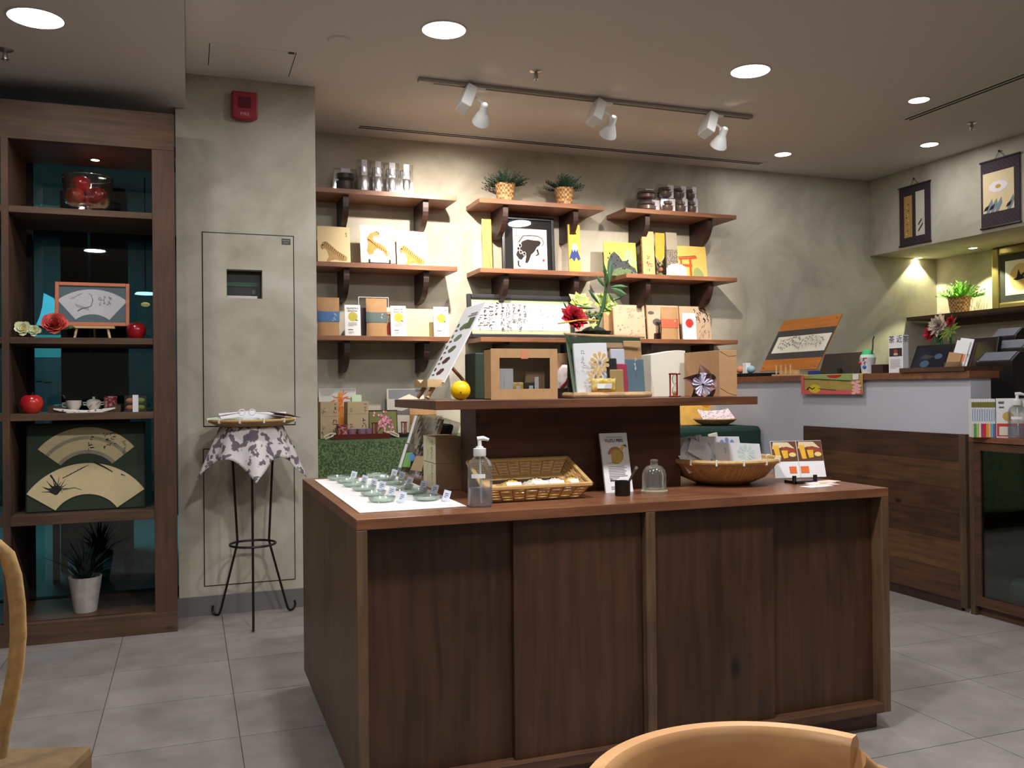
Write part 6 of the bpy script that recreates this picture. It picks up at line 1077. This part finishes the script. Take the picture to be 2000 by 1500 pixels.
for u, v, r, mats, n, cp in ((1835, 637, .1, [mat('dim_white', (210, 196, 180), .7)], 40, .5), (1820, 651, .08, RB, 30, .5), (1856, 643, .11, [mat('dim_green', (130, 150, 72), .7)], 30, .15), (1858, 628, .05, RB, 24, .5), (1836, 662, .05, [GREEN], 16, .3)):
    c_ = hz(u, v); mb = MB()
    for i in range(n):
        lay = i/n; T = Matrix.Rotation(R_(-75), 4, 'Y') @ Matrix.Rotation(i*2.4, 4, 'Z') @ Matrix.Rotation(-R_(5+70*lay*cp*2), 4, 'Y'); L = r*(1.05-.5*lay); w_ = L*(.3 if cp > .2 else .12); mb.cur = i % len(mats); mb.add([T @ Vector(q_) for q_ in ((0, -.1*w_, 0), (.5*L, -w_, .06*L), (L, 0, .02*L), (.5*L, w_, .06*L), (0, .1*w_, 0))], [(0, 1, 2, 3, 4)])
    ob('bloom', mb, mats, t, c_, smooth=True); ob('stem', MB().tube([c_, (.03, c_[1]*.5, c_[2]*.6), (0, 0, .18)], .005, 6), GREEN, t)
# scrolls on the soffit
XS = 5.225; BRC = weave('brocade_purple', (60, 46, 54), (46, 34, 42), 60, .8)
def scroll(label, pts, inner, arts):
    (u0, v0), (u1, v1), (u2, v2) = pts; a, b, c_ = PX(u0, v0, XS), PX(u1, v1, XS), PX(u2, v2, XS); w, h = a.y-b.y, a.z-c_.z; t = thing('hanging_scroll', label, 'scroll', (XS, (a.y+b.y)/2, c_.z), -math.pi/2, 'hanging scrolls on the soffit'); ob('cloth', B((-w/2, -.004, 0), (w/2, 0, h)), BRC, t)
    for z in (0, h): ob('rod', MB().tube([(-w/2-.006, -.005, z), (w/2+.006, -.005, z)], .007, 8), BRACK, t)
    nl = ob('nail', MB().ball(.008, (0, -.008, h+.05), 8), BRACK, t); ob('hanging_cord', MB().tube([(-w*.14, -.003, h), (0, -.006, h+.05), (w*.14, -.003, h)], .002, 5), BRACK, t)
    for (s0, s1, t0_, t1_, m), fn in zip(inner, arts):
        ob('panel', B((w*(s0-.5), -.0055, h*t0_), (w*(s1-.5), -.004, h*t1_)), m, t); A = Art(w*(s1-s0), h*(t1_-t0_)); fn(A); o = A.put(t, 'painting', -.0055); o.location.x = w*((s0+s1)/2-.5); o.location.z = h*t0_
def ochre(A):
    for i in range(10): A.ell(BRACK if i % 2 else CREAM, .3+.4*((i*7 % 5)/5), .08+.08*i, .09, .014, 8)
def leaves(A):
    for i in range(7): x, y_ = .25+.12*(i % 4), .1+.035*i; A.poly(INK, [(x, y_), (x+.14, y_+.06), (x+.24, y_+.05), (x+.12, y_-.01)])
    A.stroke(INK, [(.7, .2), (.85, .38), (1, .48)], .008, .004)
def lily(A):
    PW = mat('lily_white', (232, 222, 226), .7)
    for i in range(9): an = i*40; A.ell(PW, .5+.16*math.cos(R_(an)), .62+.07*math.sin(R_(an)), .15, .07)
    A.ell(mat('pollen', (196, 156, 54), .8), .5, .62, .09, .05); GL = mat('lily_grey', (120, 138, 146), .7)
    for x in (.1, .25, .4, .78): A.poly(GL, [(x, 0), (x+.05, .16), (x+.2, .34), (x+.22, .2), (x+.1, 0)])
    for x in (.02, .2, .74): A.poly(INK, [(x, .06), (x+.06, .15), (x+.2, .2), (x+.14, .08)])
scroll('hanging scroll with two narrow panels near the corner', ((1757, 370), (1817, 353), (1759, 482)), ((.16, .42, .13, .84, mat('scroll_ochre', (178, 142, 84), .7, var=.1, scale=20)), (.54, .82, .13, .88, mat('scroll_grey', (206, 202, 188), .7))), (ochre, leaves)); scroll('hanging scroll with one large white lily painting', ((1916, 320), (1992, 302), (1918, 448)), ((.06, .86, .22, .82, mat('scroll_cream', (224, 204, 160), .7)),), (lily,))
# magazines and sanitizer on the cabinet
cz_ = .904; ym = 3.40; MG = [(214, 200, 170), (60, 160, 96), (196, 190, 70), (226, 220, 214), (190, 40, 90), (206, 34, 60), (230, 150, 70), (236, 190, 120), (110, 176, 206), (120, 96, 150)]
m0 = PY(1898, 853, 3.37); rm = R_(-38); dv = Vector((math.cos(rm), math.sin(rm), 0)); km = mpp(m0)
for i in range(10):
    q = m0+dv*(4.2*km*i); h = 75*km; w = 4*km; t = thing('magazine', f'thin magazine with a coloured spine foot, {("first", "second", "third", "fourth", "fifth", "sixth", "seventh", "eighth", "ninth", "tenth")[i]} from the left', 'magazine', (q.x, q.y, cz_), rm, 'magazines standing on the cabinet')
    ob('pages', B((0, 0, .0005), (w*.94, .08, h)), WHITE, t); ob('spine_foot', B((0, -.0012, .001), (w*.94, 0, h*.36)), mat('spine_%d' % i, MG[i], .6), t); ob('spine_head', B((0, -.0012, h*.78), (w*.94, 0, h*.92)), mat('spine_olive', (120, 118, 40), .6), t); ob('spine_title', B((w*.3, -.0012, h*.42), (w*.6, 0, h*.74)), mat('spine_blue', (96, 124, 176), .6), t)
w, h = 49*km, 76*km; q = m0+dv*(43*km+w/2); t = thing('magazine', 'white magazine facing front with a red lower half beside the spines', 'magazine', (q.x, q.y, cz_), rm, 'magazines standing on the cabinet'); ob('cover', B((-w/2, 0, .0005), (w/2, .006, h)), WHITE, t); A = Art(w, h); A.rect(mat('cover_red', (206, 64, 52), .6), .02, .03, .98, .36).rect(OFFW, .1, .06, .8, .28).ell(mat('cover_gold', (206, 170, 84), .6), .42, .54, .2, .12).rect(GREYINK, .08, .86, .28, .92).rect(GREYINK, .1, .75, .28, .79); A.put(t)
q = m0+dv*(77*km)+Vector((-math.sin(rm), math.cos(rm), 0))*-.03; p = q; sanitizer('clear pump bottle of hand sanitizer in front of the magazines', (q.x, q.y, cz_), 17*mpp(p), 88*mpp(p), rm)
# things inside the cabinet
for i, (y, z, hh, m, lb) in enumerate(((-.26, .479, .13, OFFW, 'pale box on the cabinet shelf, lower of two'), (-.26, .61, .1, KRAFTD, 'kraft box on the cabinet shelf, upper of two'))): tag(ob('stored_box', B((0, -.1, 0), (.14, 0, hh)), m, None, (3.86, 3.452+y, z)), lb, 'box', 'boxes inside the glass cabinet')
tag(ob('green_package', B((0, -.2, 0), (.16, 0, .26)), mat('pack_green', (40, 70, 48), .7), None, (3.86, 3.12, .081)), 'dark green package standing inside the glass cabinet', 'package'); tag(ob('foil_parcel', MB().ball(.07, (0, 0, .07), 16, .99), mat('foil_green', (120, 140, 130), .4, bump=.6, scale=90), None, (3.84, 3.22, .081), smooth=True), 'crinkled pale parcel on the cabinet floor', 'parcel')

# ------------------------------------------------------------------ foreground: chair, cafe table, bag
CH = wood('chair_beech', (196, 142, 92), (222, 172, 118), 'x', .6, .35, knots=False)
cx_, cy_, rc = .53, .70, .186; t = thing('round_chair', 'honey coloured wooden chair with a curved backrest at the bottom edge', 'chair', (cx_, cy_, 0))
def arc(a0, a1, n, r0, r1, zb0, zt0):
    mb = MB(); vs = []
    for i in range(n+1):
        an = R_(a0+(a1-a0)*i/n)
        for r, z in ((r1-.006, zb0), (r1, zb0+.006), (r1+.004, zt0-.01), (r1-.004, zt0), (r0+.008, zt0), (r0+.001, zt0-.007), (r0-.003, zb0)): vs.append((r*math.cos(an), r*math.sin(an), z))
    k = 7; fs = [(i*k+j, (i+1)*k+j, (i+1)*k+(j+1) % k, i*k+(j+1) % k) for i in range(n) for j in range(k)]+[tuple(range(k)), tuple(n*k+j for j in range(k))[::-1]]
    return mb.add(vs, fs)
ob('top_rail', arc(205, 31, 48, rc-.012, rc+.014, .735, .78), CH, t, smooth=True); ob('back_panel', arc(200, 34, 40, rc-.004, rc+.006, .60, .737), mat('chair_leather', (96, 50, 36), .5), t, smooth=True)
e0, e1 = Vector((rc*math.cos(R_(31)), rc*math.sin(R_(31)), .755)), PZ(1742, 1515, .715)-Vector((cx_, cy_, 0)); ob('arm_support', MB().tube([e0, e0.lerp(e1, .5)+Vector((-.002, 0, -.006)), e1, e1+Vector((.01, -.02, -.25))], [.014, .012, .012, .012], 12), CH, t, smooth=True)
ob('seat', MB().lathe([(.001, .42), (.19, .42), (.205, .435), (.2, .455), (.001, .46)], 36), CH, t, smooth=True)
for an in (40, 140, 220, 320): ob('leg', MB().tube([(.17*math.cos(R_(an)), .17*math.sin(R_(an)), .425), (.2*math.cos(R_(an)), .2*math.sin(R_(an)), 0)], [.016, .013], 10), CH, t, smooth=True)
for an in (60, 100, 140): ob('back_post', MB().tube([(.19*math.cos(R_(an)), .19*math.sin(R_(an)), .44), (rc*math.cos(R_(an)), rc*math.sin(R_(an)), .61)], .009, 10), CH, t, smooth=True)
t = thing('cafe_table', 'wooden cafe table below the frame under the tan bag', 'table', (-.2, .62, 0)); ob('table_top', B((-.42, -.34, .69), (.38, .31, .72)), CH, t, bev=.004)
for x in (-.38, .34):
    for y in (-.3, .27): ob('leg', B((x-.02, y-.02, 0), (x+.02, y+.02, .69)), CH, t)
TAN = mat('tan_felt', (106, 84, 54), .95, var=.15, scale=70, bump=.6); bp = PZ(185, 1490, .86); t = thing('tan_bag', 'tan felt bag with a rope handle at the lower left edge', 'bag', (bp.x, bp.y, .72), R_(-18))
ob('body', B((-.3, -.13, 0), (0, 0, .156)), TAN, t, bev=.006); hp = [PZ(u, v, .72) for u, v in ((0, 0),)]; Hd = [(-40, 1068), (2, 1068), (20, 1085), (33, 1125), (40, 1180), (42, 1240), (36, 1310), (24, 1370), (10, 1430), (4, 1478)]
inv = t.matrix_basis.inverted() if False else (Matrix.Translation(t.location) @ Matrix.Rotation(R_(-18), 4, 'Z')).inverted(); Yh = bp.y-.03
ob('handle', MB().tube([inv @ PY(u-6, v, Yh) for u, v in Hd], [.006]*len(Hd), 10), mat('rope_tan', (172, 140, 92), .9, var=.15, scale=120, bump=.5), t, smooth=True)
